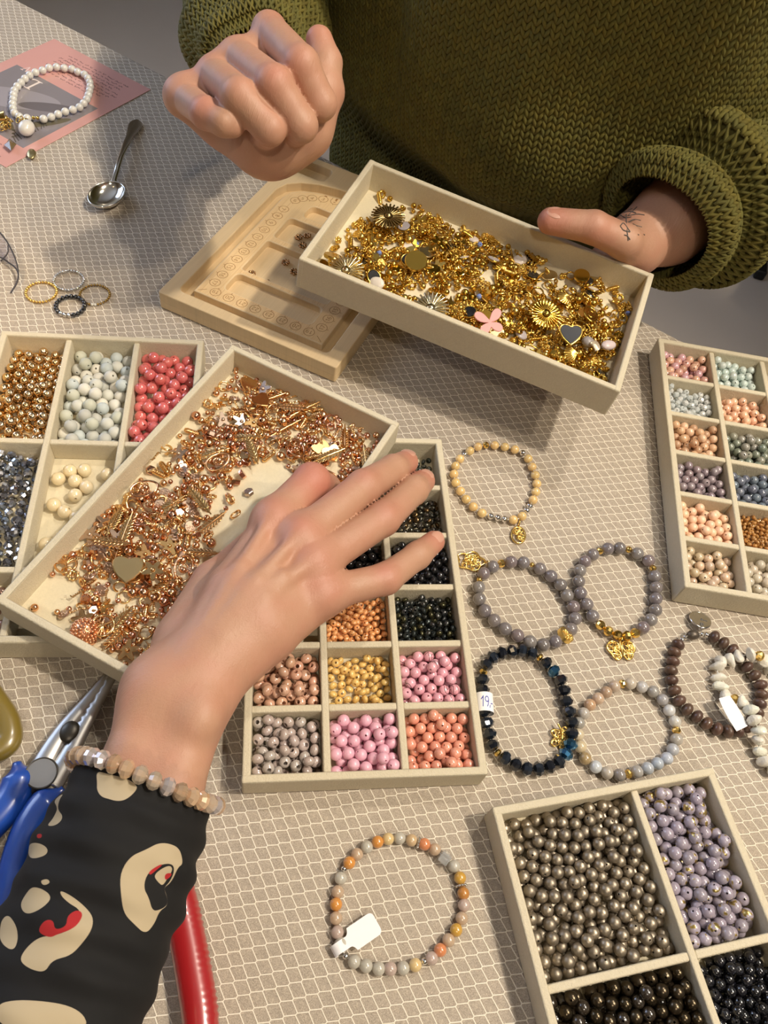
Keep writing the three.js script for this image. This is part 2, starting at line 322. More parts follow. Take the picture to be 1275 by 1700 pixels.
{
  const T = TRAY;
  // eighteen-compartment tray under the hand; column 0 at the wrist side, row 5 nearest the near edge
  fill(T.A, T.A.cell(0, 5), 3.0, 64, 1, 'pony_bead', 'grey lustre bead with a large hole in the tray beneath the hand', vary([0.47, 0.38, 0.35], 4, 0.12, (c) => gloss(c, 0.2)), 'pony', { group: 'grey lustre beads' });
  fill(T.A, T.A.cell(1, 5), 3.15, 52, 2, 'frosted_bead', 'frosted translucent pink bead beside the coral pearl beads', vary([0.97, 0.55, 0.68], 3, 0.03, (c) => clear(c, 0.55, 0.22)), 'ball', { group: 'frosted pink beads' });
  fill(T.A, T.A.cell(2, 5), 2.95, 62, 3, 'pearl_bead', 'coral pink pearl bead beside the frosted pink beads', vary([0.82, 0.36, 0.25], 4, 0.1, (c) => gloss(c, 0.25, { sheen: 0.6, sheenColor: lin(1, 0.75, 0.65), sheenRoughness: 0.3, clearcoat: 1 })), 'ball', { group: 'coral pearl beads' });
  fill(T.A, T.A.cell(0, 4), 3.1, 56, 4, 'pony_bead', 'peach nude bead with a large hole at the edge of the hand', vary([0.68, 0.40, 0.27], 4, 0.12, (c) => gloss(c, 0.25)), 'pony', { group: 'peach nude pony beads' });
  fill(T.A, T.A.cell(1, 4), 2.3, 62, 5, 'rondelle_bead', 'translucent honey yellow bead loosely filling its compartment', vary([0.97, 0.66, 0.22], 3, 0.04, (c) => clear(c, 0.2, 0.25)), 'seed', { group: 'honey yellow beads', dens: (a, b) => 0.25 + 0.75 * a });
  fill(T.A, T.A.cell(2, 4), 2.95, 60, 6, 'marbled_bead', 'pink round bead with thin dark crackle lines', [crackle([0.80, 0.40, 0.47], 31), crackle([0.78, 0.42, 0.5], 32), gloss([0.82, 0.42, 0.5], 0.25), gloss([0.76, 0.38, 0.46], 0.25)], 'ball', { group: 'pink crackle beads' });
  fill(T.A, T.A.cell(1, 3), 1.9, 165, 7, 'orange_seed_bead', 'small orange seed bead beside the hand edge', vary([0.85, 0.42, 0.16], 3, 0.1, (c) => gloss(c, 0.3)), 'seed', { group: 'orange seed beads' });
  fill(T.A, T.A.cell(2, 3), 2.0, 160, 8, 'iridescent_seed_bead', 'small black bead with green-gold sheen in the tray beneath the hand', [gloss([0.012, 0.014, 0.016], 0.15), gloss([0.02, 0.022, 0.02], 0.2), std([0.09, 0.085, 0.045], 0.25, 0.8), std([0.05, 0.06, 0.06], 0.25, 0.7)], 'seed', { group: 'black iridescent seed beads' });
  fill(T.A, T.A.cell(1, 2), 2.6, 62, 9, 'glass_bead', 'glossy black bead glimpsed between two fingers', [gloss([0.008, 0.008, 0.009], 0.08), gloss([0.012, 0.012, 0.014], 0.1)], 'ball', { group: 'glossy black beads between fingers' });
  fill(T.A, T.A.cell(2, 2), 2.3, 130, 10, 'hematite_bead', 'dark hematite bead under the little finger', [gloss([0.012, 0.012, 0.014], 0.1), std([0.06, 0.058, 0.06], 0.18, 0.85)], 'ball', { group: 'hematite beads under the little finger' });
  fill(T.A, T.A.cell(2, 1), 1.9, 90, 11, 'bronze_seed_bead', 'bronze and smoke seed bead near the ring fingertip', [std([0.20, 0.13, 0.06], 0.2, 0.9), std([0.12, 0.12, 0.10], 0.2, 0.85), gloss([0.03, 0.025, 0.02], 0.15)], 'seed', { group: 'bronze seed beads', dens: (a) => 0.15 + a });
  fill(T.A, T.A.cell(2, 0), 1.9, 80, 12, 'metallic_seed_bead', 'dark green-grey metallic seed bead in the far corner compartment', [std([0.10, 0.12, 0.11], 0.2, 0.85), std([0.3, 0.32, 0.3], 0.15, 1), gloss([0.02, 0.025, 0.022], 0.15)], 'seed', { group: 'green-grey seed beads', dens: (a, b) => 0.1 + b });
  // tray by the far edge
  const E = T.E.cell;
  const mx = (...l) => l;
  fill(T.E, E(0, 0), 3.0, 52, 21, 'faceted_bead', 'shiny pink and peach bead in the far corner compartment', mx(gloss([0.72, 0.40, 0.34]), gloss([0.78, 0.48, 0.34]), gloss([0.70, 0.42, 0.46]), clear([0.85, 0.5, 0.35], 0.1, 0.4)), 'ball', { group: 'pink peach beads' });
  fill(T.E, E(0, 1), 2.4, 85, 22, 'crystal_bead', 'clear faceted crystal bead with rainbow glints', mx(std([0.96, 0.97, 0.95], 0.1, 0, { transmission: 0.4, thickness: 0.003, ior: 1.6, clearcoat: 1, clearcoatRoughness: 0.12 }), std([0.9, 0.95, 0.95], 0.1, 0.2, { transmission: 0.3, thickness: 0.003, ior: 1.6, clearcoat: 1, clearcoatRoughness: 0.12 })), 'fac', { group: 'clear crystal beads' });
  fill(T.E, E(0, 2), 3.0, 54, 23, 'faceted_bead', 'champagne glass bead with bright glints', mx(gloss([0.70, 0.44, 0.26], 0.12), gloss([0.78, 0.52, 0.34], 0.12), clear([0.8, 0.5, 0.3], 0.08, 0.4)), 'ball', { group: 'champagne beads' });
  fill(T.E, E(0, 3), 2.9, 54, 24, 'lilac_bead', 'dusty lilac mauve bead in the tray by the far edge', vary([0.33, 0.25, 0.28], 4, 0.15, (c) => gloss(c, 0.35)), 'ball', { group: 'lilac mauve beads' });
  fill(T.E, E(0, 4), 3.0, 54, 25, 'peach_bead', 'pale peach matte bead beside the cream beads', vary([0.86, 0.58, 0.38], 4, 0.07, (c) => gloss(c, 0.45, { clearcoat: 0.3 })), 'ball', { group: 'pale peach matte beads' });
  fill(T.E, E(0, 5), 2.95, 44, 26, 'beige_bead', 'cream beige bead in the near corner compartment', vary([0.66, 0.48, 0.33], 4, 0.12, (c) => gloss(c, 0.4)), 'ball', { group: 'cream beige beads' });
  fill(T.E, E(1, 0), 2.9, 56, 27, 'faceted_bead', 'white mint bead with pearly shine', vary([0.62, 0.70, 0.64], 3, 0.08, (c) => gloss(c, 0.12)), 'ball', { group: 'white mint beads' });
  fill(T.E, E(1, 1), 3.0, 46, 28, 'peach_oval_bead', 'glossy peach oval bead below the mint beads', vary([0.86, 0.52, 0.34], 3, 0.08, (c) => gloss(c, 0.15)), 'ball', { group: 'glossy peach beads' });
  fill(T.E, E(1, 2), 3.0, 54, 29, 'sage_bead', 'sage green grey bead', vary([0.24, 0.26, 0.20], 4, 0.25, (c) => gloss(c, 0.3)), 'ball', { group: 'sage green beads' });
  fill(T.E, E(1, 3), 3.0, 54, 30, 'slate_bead', 'slate blue lustre bead', vary([0.15, 0.17, 0.22], 4, 0.2, (c) => gloss(c, 0.15)), 'ball', { group: 'slate blue beads' });
  fill(T.E, E(1, 4), 1.6, 260, 31, 'amber_seed_bead', 'tiny amber glass seed bead', mx(clear([0.75, 0.38, 0.10], 0.08, 0.5), gloss([0.45, 0.22, 0.06], 0.12)), 'seed', { group: 'amber seed beads' });
  fill(T.E, E(1, 5), 3.0, 46, 32, 'faceted_bead', 'milky cream translucent bead beside the cream beige beads', vary([0.78, 0.70, 0.54], 3, 0.08, (c) => clear(c, 0.2, 0.3)), 'ball', { group: 'milky cream beads' });
  fill(T.E, E(2, 0), 3.0, 30, 33, 'pale_bead', 'pale bead in the tray edge compartment at the picture border', vary([0.7, 0.66, 0.56], 3, 0.08, (c) => gloss(c, 0.2)), 'ball', { group: 'pale border beads' });
  fill(T.E, E(2, 1), 3.0, 24, 34, 'light_coral_bead', 'light coral bead in the tray edge compartment at the picture border', vary([0.8, 0.5, 0.36], 3, 0.08, (c) => gloss(c, 0.2)), 'ball', { group: 'light coral border beads' });
  // left tray
  const D = T.D.cell, goldB = std([0.95, 0.66, 0.32], 0.12, 1);
  fill(T.D, D(0, 0), 2.95, 115, 41, 'gold_bead', 'polished pale gold metal bead in the left tray', [goldB, std([0.92, 0.70, 0.44], 0.12, 1)], 'ball', { group: 'polished gold beads' });
  fill(T.D, D(1, 0), 4.0, 66, 42, 'matte_bead', 'matte pale blue-grey amazonite bead', [[0.62, 0.62, 0.55], [0.70, 0.68, 0.60], [0.50, 0.50, 0.45], [0.52, 0.57, 0.56], [0.55, 0.56, 0.46], [0.72, 0.69, 0.60]].map((c) => std(c, 0.6)), 'ball', { group: 'amazonite beads' });
  fill(T.D, D(2, 0), 3.8, 76, 43, 'coral_bead', 'coral red glossy translucent bead', vary([0.86, 0.20, 0.19], 3, 0.1, (c) => gloss(c, 0.12, { transmission: 0.25, thickness: 0.004, attenuationColor: lin(0.9, 0.15, 0.15), attenuationDistance: 0.008 })), 'ball', { group: 'coral red beads' });
  fill(T.D, D(0, 1), 2.9, 115, 44, 'silver_crystal_bead', 'silver blue faceted crystal bead', [std([0.62, 0.62, 0.66], 0.16, 1), std([0.85, 0.85, 0.88], 0.14, 1), std([0.30, 0.31, 0.36], 0.16, 0.9), std([0.60, 0.68, 0.80], 0.14, 1), std([0.85, 0.81, 0.73], 0.14, 1)], 'fac', { group: 'silver faceted beads' });
  fill(T.D, D(1, 1), 4.1, 20, 45, 'ivory_bead', 'large cream ivory bead', vary([0.80, 0.66, 0.42], 3, 0.05, (c) => gloss(c, 0.3)), 'ball', { group: 'cream ivory beads', top: 4 });
  fill(T.D, D(0, 2), 2.9, 18, 46, 'brown_bead', 'brownish pink metallic bead below the open charm tray', [std([0.4, 0.25, 0.2], 0.25, 0.7)], 'ball', { group: 'brownish pink beads', top: 3 });
  // near right tray
  const F = T.F.cell;
  fill(T.F, F(0, 0), 3.0, 250, 51, 'gunmetal_bead', 'matte gunmetal bronze bead in the large compartment', [std([0.37, 0.315, 0.24], 0.44, 0.85), std([0.335, 0.285, 0.22], 0.46, 0.85), std([0.40, 0.34, 0.26], 0.42, 0.85)], 'ball', { group: 'gunmetal bronze beads' });
  fill(T.F, F(1, 0), 3.15, 165, 52, 'splashed_bead', 'lavender grey bead splashed with gold', [splash([0.36, 0.31, 0.37], 61), splash([0.33, 0.29, 0.34], 62), splash([0.40, 0.35, 0.42], 63), gloss([0.36, 0.31, 0.38], 0.2)], 'ball', { group: 'lavender gold beads' });
  fill(T.F, F(0, 1), 3.1, 250, 53, 'bronze_bead', 'dark bronze bead nearest the table front', [std([0.085, 0.065, 0.04], 0.25, 0.9), std([0.11, 0.085, 0.055], 0.28, 0.9), gloss([0.03, 0.022, 0.015], 0.2)], 'ball', { group: 'dark bronze beads', skip: (p) => p[2] > 27 });
  fill(T.F, F(1, 1), 2.6, 200, 54, 'jet_bead', 'glossy jet black bead beside the dark bronze beads', [gloss([0.006, 0.006, 0.008], 0.06), gloss([0.01, 0.01, 0.014], 0.08)], 'ball', { group: 'jet black beads', skip: (p) => p[2] > 27 });
}
{ // sled-base chair behind the person in green; only a runner shows beside the sleeve
  const t = thing('chair', 'black metal sled-base chair on the floor behind the green sleeve', 'chair');
  t.position.copy(V(960, -740, -1880)); t.rotation.y = -0.12;
  const blk = std([0.02, 0.02, 0.022], 0.3, 0.6);
  for (const s of [-1, 1]) { part('runner', rboxAt(26, 26, 460, 6, s * 190, 13, 0), blk, t); part('leg', rboxAt(22, 440, 22, 6, s * 190, 232, -180), blk, t); part('leg', rboxAt(22, 440, 22, 6, s * 190, 232, 180), blk, t); }
  part('seat', rboxAt(410, 30, 420, 12, 20, 465, 0), std([0.05, 0.05, 0.055], 0.5), t); part('backrest', rboxAt(400, 300, 24, 10, 20, 700, -200), std([0.05, 0.05, 0.055], 0.5), t);
  for (const s of [-1, 1]) part('back_post', rboxAt(22, 300, 22, 6, s * 170 + 20, 600, -200), blk, t);
}
// ---------- bracelets and rings ----------
const gold = std([0.95, 0.66, 0.20], 0.18, 1), goldSoft = std([0.93, 0.66, 0.22], 0.32, 1), silver = std([0.82, 0.80, 0.77], 0.12, 1), steel = std([0.58, 0.56, 0.53], 0.42, 1);
const paper = std([0.86, 0.85, 0.86], 0.55);
function tube(pts, r, seg = 40, rs = 6, closed = false) { return new THREE.TubeGeometry(new THREE.CatmullRomCurve3(pts, closed), seg, r * MM, rs, closed); }
function orient(g, dir) { g.applyQuaternion(new THREE.Quaternion().setFromUnitVectors(V3(0, 1, 0), dir.clone().normalize())); return g; }
// lay beads along a closed loop of [x, z]; seq(i, s) -> {g, m, w, name, r}
function bracelet(name, label, pts, y, items, o = {}) {
  const t = thing(name, label, o.category || 'bracelet', o.group);
  const ctr = pts.reduce((a, p) => [a[0] + p[0] / pts.length, a[1] + p[1] / pts.length], [0, 0]);
  t.position.copy(V(ctr[0], 0, ctr[1]));
  const P = pts.map((p) => V(p[0] - ctr[0], typeof y === 'function' ? y(p) : y, p[1] - ctr[1]));
  const c = new THREE.CatmullRomCurve3(P, true, 'centripetal'); c.arcLengthDivisions = 600; const len = c.getLength() / MM;
  part('cord', new THREE.TubeGeometry(c, 120, 0.4 * MM, 5, true), o.cord || std([0.6, 0.58, 0.52], 0.6), t);
  const tot = items.reduce((s, q) => s + q.w, 0), k = o.exact ? 1 : len / tot; let s = 0; const at = [];
  for (const q of items) {
    const u = ((s + q.w * k / 2) / len) % 1; s += q.w * k;
    const pos = c.getPointAt(u), tan = c.getTangentAt(u);
    if (q.g) {
      const m = part(q.name || 'bead', q.g, q.m, t); m.position.copy(pos); m.quaternion.setFromUnitVectors(V3(0, 1, 0), tan);
      if (q.spin) m.rotateY(q.spin);
      if (q.r) m.position.y = Math.max(m.position.y, (q.r + 0.3) * MM);
    }
    at.push([pos, tan]);
  }
  t.userData_at = at; const out = { t, at, c, ctr }; delete t.userData_at; return out;
}
const facG = ballGeo(4.1, 0.8, 3.0, 10, 4, true), rondG = ballGeo(3.9, 1, 2.9, 18, 8), stoneG = ballGeo(3.95, 0.6, 3.95, 22, 10), stone6 = ballGeo(2.95, 0.5, 2.95, 22, 10), smallG = ballGeo(1.6, 0.5, 1.4, 12, 6), spacerG = (() => { const l = []; for (let i = 0; i < 10; i++) { const g = new THREE.SphereGeometry(0.75 * MM, 8, 6); g.translate(2.1 * Math.cos(i * 0.628) * MM, 0, 2.1 * Math.sin(i * 0.628) * MM); l.push(g); } const q = new THREE.TorusGeometry(1.5 * MM, 0.7 * MM, 6, 16); q.rotateX(Math.PI / 2); l.push(q); return merge(l); })();
const agateM = (c, tr = 0.35, r = 0.18) => std(c, r, 0, { transmission: tr, thickness: 0.006, ior: 1.5, attenuationColor: lin(...c), attenuationDistance: 0.008, clearcoat: 1, clearcoatRoughness: 0.22 });
// gold filigree leaf: a ring outline filled with small curls
function filigree(w, h, n, sd, shapeFn) {
  reseed(sd); const l = [], P = [];
  for (let i = 0; i < 28; i++) { const a = i / 28 * 6.283; const k = shapeFn ? shapeFn(a) : 1; P.push(V(w / 2 * Math.cos(a) * k, 0, h / 2 * Math.sin(a) * k)); }
  l.push(tube(P, 0.65, 56, 6, true));
  for (let i = 0; i < n; i++) { const a = rnd() * 6.283, k = Math.sqrt(rnd()) * 0.72; const g = new THREE.TorusGeometry(rr(0.9, 1.7) * MM, 0.34 * MM, 6, 14); g.rotateX(Math.PI / 2 + rr(-0.3, 0.3)); g.translate(w / 2 * k * Math.cos(a) * MM, rr(-0.2, 0.3) * MM, h / 2 * k * Math.sin(a) * MM); l.push(g); }
  return merge(l);
}
function jumpRing(r = 2) { const g = new THREE.TorusGeometry(r * MM, 0.4 * MM, 6, 18); return g; }

{
  const cm = vary([0.90, 0.63, 0.27], 4, 0.05, (c) => agateM(c, 0.2)); let k = 0;
  const b = () => ({ g: stone6, m: cm[k++ % 4], w: 5.9, r: 2.95 }), s = { g: smallG, m: silver, w: 2.9, name: 'spacer', r: 1.6 }, gb = { g: ballGeo(2.4, 0.6, 2.2, 12, 6, true), m: gold, w: 4.4, name: 'gold_bead', r: 2.4 }, s2 = { g: ballGeo(2.2, 0.5, 2, 14, 7), m: silver, w: 3.8, name: 'silver_bead', r: 2.2 };
  const r = bracelet('bracelet', 'cream yellow jade bead bracelet with silver spacers and gold leaf pendant', [[54.4, -351], [69.3, -354], [82.9, -351.5], [90, -339.9], [93.1, -328.6], [91.5, -315.3], [87.5, -304.9], [83.7, -298.7], [78, -296.2], [68.8, -295.8], [60.3, -296.6], [52.2, -301.6], [44.3, -310.6], [39.4, -319.3], [39.2, -330.2], [44, -340.5]], 3.2,
    [gb, b(), b(), b(), s2, b(), b(), b(), b(), b(), b(), s2, s2, b(), b(), s2, s2, s2, b(), b(), b(), b(), b(), b(), b(), b(), s, b(), b()]);
  const p = part('pendant', filigree(8.5, 12, 16, 71), gold, r.t); p.position.copy(V(84.8 - r.ctr[0], 1.4, -287.5 - r.ctr[1]));
  const j = part('jump_ring', jumpRing(2.1), gold, r.t); j.position.copy(V(84.2 - r.ctr[0], 2.6, -295.5 - r.ctr[1])); j.rotation.y = Math.PI / 2; j.rotation.x = 0.5;
}
const greyM = vary([0.34, 0.30, 0.30], 6, 0.12, (c) => agateM(c, 0.4));
{
  let k = 0; const b = () => ({ g: stoneG, m: greyM[k++ % 6], w: 7.9, r: 3.95 }), s = { g: smallG, m: gold, w: 2.8, name: 'spacer', r: 1.6 };
  const disc = new THREE.CylinderGeometry(5 * MM, 5 * MM, 2.6 * MM, 24); disc.rotateZ(Math.PI / 2);
  const discs = [disc]; reseed(5); for (let i = 0; i < 30; i++) { const a = rnd() * 6.283, q = Math.sqrt(rnd()) * 4.2; for (const sx of [-1, 1]) { const g = new THREE.SphereGeometry(0.7 * MM, 6, 5); g.translate(1.3 * sx * MM, q * Math.cos(a) * MM, q * Math.sin(a) * MM); discs.push(g); } }
  const r = bracelet('bracelet', 'smoky grey agate bracelet with gold hamsa hand charm and textured gold disc bead', [[73.7, -261.3], [84.6, -265.9], [95.9, -266], [103.4, -262.3], [110.1, -259.3], [114.4, -253.1], [119.5, -246.3], [122.2, -239], [121, -230.9], [116.7, -223.4], [110.1, -217.7], [102.7, -214.3], [95, -215.3], [87.1, -217.9], [79.2, -220.7], [72.5, -225.6], [66.5, -231.4], [64.3, -239.7], [63.8, -248.6], [67.8, -255.5]], 4.2,
    [{ g: ballGeo(2.6, 0.6, 2.4, 12, 6, true), m: gold, w: 4.6, name: 'gold_bead', r: 2.6 }, b(), b(), s, b(), b(), b(), b(), b(), b(), b(), { w: 5.5 }, b(), b(), b(), b(), b(), b(), b(), b(), b(), s, b(), b()]);
  const dm = part('gold_disc', merge(discs), goldSoft, r.t); dm.position.copy(V(116.7 - r.ctr[0], 5.2, -223.4 - r.ctr[1])); dm.rotation.set(0, 0.6, 1.0);
  const hands = (a) => 1 + 0.12 * Math.cos(5 * a);
  const p = part('pendant', filigree(16, 12, 30, 72, hands), gold, r.t); p.position.copy(V(57.5 - r.ctr[0], 1.5, -261.2 - r.ctr[1])); p.rotation.y = 0.2;
  const j = part('jump_ring', jumpRing(2.2), gold, r.t); j.position.copy(V(68.6 - r.ctr[0], 2.6, -262.2 - r.ctr[1])); j.rotation.x = 0.9;
}
{
  let k = 2; const b = () => ({ g: stoneG, m: greyM[k++ % 6], w: 7.9, r: 3.95 }), s = { g: ballGeo(2.2, 0.6, 2, 12, 6, true), m: gold, w: 3.6, name: 'spacer', r: 2.2 }, gb = () => ({ g: ballGeo(3.1, 0.7, 2.9, 9, 5, true), m: gold, w: 5.6, name: 'gold_bead', r: 3.1 });
  const r = bracelet('bracelet', 'smoky grey agate bracelet with row of gold beads and butterfly charm', [[128.7, -280.1], [137.6, -288.2], [144.2, -291.3], [150.9, -292.6], [156.8, -292.2], [163.4, -289], [168, -286.3], [169.6, -280], [171.1, -271.9], [170.5, -264.4], [170.9, -256.3], [168.7, -248.6], [163.9, -241.3], [155.2, -233.1], [147.4, -231.3], [139.6, -233.7], [131.6, -241.3], [128.2, -248.4], [123.9, -255.5], [123.3, -263.6], [124.1, -271.3]], 4.4,
    [b(), s, b(), b(), s, b(), b(), s, b(), b(), b(), b(), b(), b(), gb(), gb(), gb(), gb(), gb(), b(), b(), b(), b(), b(), b()]);
  const wings = []; for (const sx of [-1, 1]) { const u = filigree(7, 8, 9, 75 + sx); u.rotateY(sx * 0.5); u.translate(sx * 4.6 * MM, 0.6 * MM, -1 * MM); const d = filigree(5, 6, 5, 78 + sx); d.rotateY(-sx * 0.5); d.translate(sx * 3.6 * MM, 0.4 * MM, 3.4 * MM); wings.push(u, d); }
  wings.push(tube([V(0, 1, -5), V(0, 1.2, 0), V(0, 0.8, 5)], 0.9, 10, 6));
  const p = part('pendant', merge(wings), gold, r.t); p.position.copy(V(150.6 - r.ctr[0], 1.4, -224.2 - r.ctr[1])); p.rotation.y = 0.25;
  const j = part('jump_ring', jumpRing(1.9), gold, r.t); j.position.copy(V(150.4 - r.ctr[0], 2.4, -230.2 - r.ctr[1])); j.rotation.y = 1.3;
}
{
  const nm = [std([0.010, 0.014, 0.022], 0.12, 0, { clearcoat: 1, clearcoatRoughness: 0.15 }), std([0.02, 0.028, 0.045], 0.15, 0.3, { clearcoat: 1 }), std([0.006, 0.008, 0.014], 0.12, 0, { clearcoat: 1 }), std([0.06, 0.22, 0.42], 0.15, 0.9, { clearcoat: 1 })]; reseed(8);
  const b = () => ({ g: facG, m: nm[rnd() < 0.1 ? 3 : Math.floor(rnd() * 3)], w: 6, r: 4, spin: rnd() * 6 }), s = { g: ballGeo(2.3, 0.6, 1.5, 12, 6, true), m: gold, w: 3, name: 'spacer', r: 2.3 };
  const r = bracelet('bracelet', 'dark navy faceted crystal bracelet with gold flower charm and paper price tag', [[78.7, -202.4], [85.2, -205.5], [90.2, -208], [95.5, -208], [100.9, -207.6], [105.3, -205.1], [108.7, -202.2], [113.5, -198.5], [116.7, -193.7], [118.5, -187.2], [120, -180.6], [122.7, -175.2], [123.4, -168.7], [123.3, -162.9], [121.5, -156.3], [117.5, -150.2], [112.2, -146.3], [106.8, -143.7], [101.3, -142.5], [95.7, -143.1], [91.4, -144.9], [86.3, -146.6], [81.8, -150.1], [79.5, -156], [77.4, -162.1], [74.8, -168.8], [73.8, -176.1], [72.5, -183.5], [72.3, -189.7], [74.1, -196.4]], 4.2,
    [b(), b(), b(), b(), s, b(), b(), b(), b(), b(), b(), b(), b(), b(), b(), b(), b(), b(), b(), b(), b(), s, b(), b(), b(), b(), b(), b(), b(), s, b(), b()]);
  const fl = []; for (let i = 0; i < 5; i++) { const u = filigree(4.4, 6.5, 5, 80 + i); u.translate(0, 0, 4.2 * MM); u.rotateY(i * 1.2566); fl.push(u); } fl.push(tube([V(0, 1, -9), V(1, 1.5, -4), V(0, 1, 0)], 0.6, 12, 6)); fl.push(new THREE.SphereGeometry(1.5 * MM, 10, 8));
  const p = part('pendant', merge(fl), gold, r.t); p.position.copy(V(118.6 - r.ctr[0], 2.2, -163.5 - r.ctr[1])); p.rotation.set(0.12, 0.4, 0.1); p.scale.setScalar(0.86);
  // price tag folded round the beads
  const cv = document.createElement('canvas'); cv.width = 256; cv.height = 160; const x = cv.getContext('2d'); x.fillStyle = '#f4f2f4'; x.fillRect(0, 0, 256, 160); x.strokeStyle = '#3b46a8'; x.lineWidth = 9; x.lineCap = 'round';
  x.beginPath(); x.moveTo(92, 62); x.lineTo(116, 40); x.lineTo(110, 122); x.stroke(); x.beginPath(); x.ellipse(158, 62, 20, 22, 0, 0, 6.3); x.moveTo(177, 58); x.quadraticCurveTo(178, 100, 160, 122); x.stroke(); x.beginPath(); x.moveTo(196, 112); x.lineTo(190, 130); x.moveTo(208, 96); x.lineTo(238, 92); x.stroke();
  const tx = new THREE.CanvasTexture(cv); tx.colorSpace = THREE.SRGBColorSpace;
  const tg = new THREE.CylinderGeometry(5.1 * MM, 5.1 * MM, 10.5 * MM, 28, 1, true, 0, Math.PI * 1.8);
  { const uv = tg.attributes.uv; for (let i = 0; i < uv.count; i++) { uv.setXY(i, clamp((uv.getX(i) - 0.28) / 0.42, 0, 1), uv.getY(i)); } }
  const tag = part('price_tag', tg, std([1, 1, 1], 0.55, 0, { map: tx, side: THREE.DoubleSide }), r.t); tag.userData.label = 'white paper price tag reading 19,-';
  tag.position.copy(V(74.4 - r.ctr[0], 5.5, -171.5 - r.ctr[1])); tag.quaternion.setFromUnitVectors(V3(0, 1, 0), V3(-0.16, 0, -0.99).normalize()); tag.rotateY(-2.77);
}
{
  const cs = [[0.38, 0.36, 0.32], [0.55, 0.50, 0.44], [0.62, 0.40, 0.24], [0.66, 0.48, 0.34], [0.52, 0.36, 0.24], [0.60, 0.47, 0.36], [0.66, 0.58, 0.48], [0.62, 0.60, 0.58], [0.40, 0.38, 0.35], [0.44, 0.42, 0.42], [0.72, 0.72, 0.72], [0.70, 0.68, 0.62], [0.50, 0.46, 0.40], [0.52, 0.53, 0.56], [0.56, 0.60, 0.68], [0.48, 0.54, 0.62], [0.52, 0.56, 0.62], [0.46, 0.44, 0.42], [0.33, 0.30, 0.28], [0.56, 0.50, 0.42], [0.66, 0.70, 0.74], [0.44, 0.32, 0.16], [0.70, 0.58, 0.38], [0.72, 0.62, 0.44]].map((c) => agateM(c, 0.2, 0.22)); let k = 0;
  const b = () => ({ g: ballGeo(3.4, 0.6, 3.3, 20, 9), m: cs[k++ % cs.length], w: 6.7, r: 3.4 }), s = { g: ballGeo(2.5, 0.7, 1.9, 10, 5, true), m: gold, w: 3.6, name: 'spacer', r: 2.5 };
  bracelet('bracelet', 'multicoloured grey, peach and white agate bracelet with small gold spacers', [[126.5, -170.2], [128, -176.4], [131.2, -182.4], [134, -186.9], [138.3, -190.9], [141.9, -194.9], [146.3, -199.3], [151.5, -202.1], [158.3, -203.4], [164.3, -201.9], [170.3, -200.6], [174.2, -197], [177.3, -192.4], [180.2, -187.4], [181.2, -181.8], [181.2, -176.9], [179.9, -172.5], [177.6, -168.1], [174.7, -163.7], [170.3, -160.7], [165.3, -157.2], [160.3, -154.4], [156.1, -152.4], [151.2, -150.3], [145.6, -149.8], [140, -150.3], [135, -152.7], [130, -156], [128, -162.3]], 3.6,
    [b(), b(), b(), b(), b(), b(), s, b(), b(), b(), b(), b(), b(), s, b(), b(), b(), b(), b(), b(), s, b(), b(), b(), b(), b(), b()]);
}
{
  const bm = vary([0.105, 0.058, 0.042], 4, 0.15, (c) => std(c, 0.35, 0, { clearcoat: 0.3 })); let k = 0;
  const b = () => ({ g: rondG, m: bm[k++ % 4], w: 5.5, r: 3.9 }), s = { g: ballGeo(1.7, 0.5, 1.3, 12, 6), m: silver, w: 2.6, name: 'spacer', r: 1.7 };
  const r = bracelet('bracelet', 'dark brown wooden bead bracelet with round silver disc charm', [[197.1, -243.7], [189, -240.6], [184, -234.6], [180.9, -227.3], [180.2, -222.3], [179, -217.1], [178.8, -212.2], [179.6, -207.3], [181.6, -202], [184, -197.8], [187, -195.1], [190.7, -193.2], [194.8, -190.8], [199.4, -188.6], [204.7, -187], [210.6, -187.2], [217.4, -189.8], [223, -194.8], [226.9, -200.3], [229.2, -206.3], [231.4, -213.1], [231.5, -219.6], [228.6, -224.6], [223.6, -230], [217.9, -237.1], [214.2, -239.9], [209.6, -242.3], [204.5, -244.5]], 4.1,
    [{ g: ballGeo(3, 0.7, 4, 14, 6), m: std([0.11, 0.09, 0.07], 0.4, 0.5), w: 8, name: 'carved_bead', r: 3 }, s, s, ...Array.from({ length: 25 }, b), s, s]);
  const ds = [new THREE.CylinderGeometry(6.2 * MM, 6.2 * MM, 1.1 * MM, 36)]; const q = new THREE.TorusGeometry(6 * MM, 0.7 * MM, 8, 36); q.rotateX(Math.PI / 2); ds.push(q);
  const d = part('disc_charm', merge(ds), silver, r.t); d.position.copy(V(198 - r.ctr[0], 3.6, -254 - r.ctr[1])); d.rotation.x = -0.25;
  const eg = new THREE.SphereGeometry(0.8 * MM, 8, 6); eg.scale(1, 0.3, 1); eg.translate(0.6 * MM, 0.65 * MM, 0); const ln = rboxAt(2.6, 0.2, 0.5, 0.08, 2.6, 0.62, 0.4); const hole = new THREE.TorusGeometry(0.9 * MM, 0.35 * MM, 6, 14); hole.rotateX(Math.PI / 2); hole.translate(0, 0.55 * MM, 4 * MM);
  part('engraving', merge([eg, ln, hole]), std([0.12, 0.12, 0.12], 0.5, 0.5), d);
  const j = part('jump_ring', jumpRing(1.8), silver, r.t); j.position.copy(V(197.6 - r.ctr[0], 4.2, -247.8 - r.ctr[1])); j.rotation.y = 1.4;
}
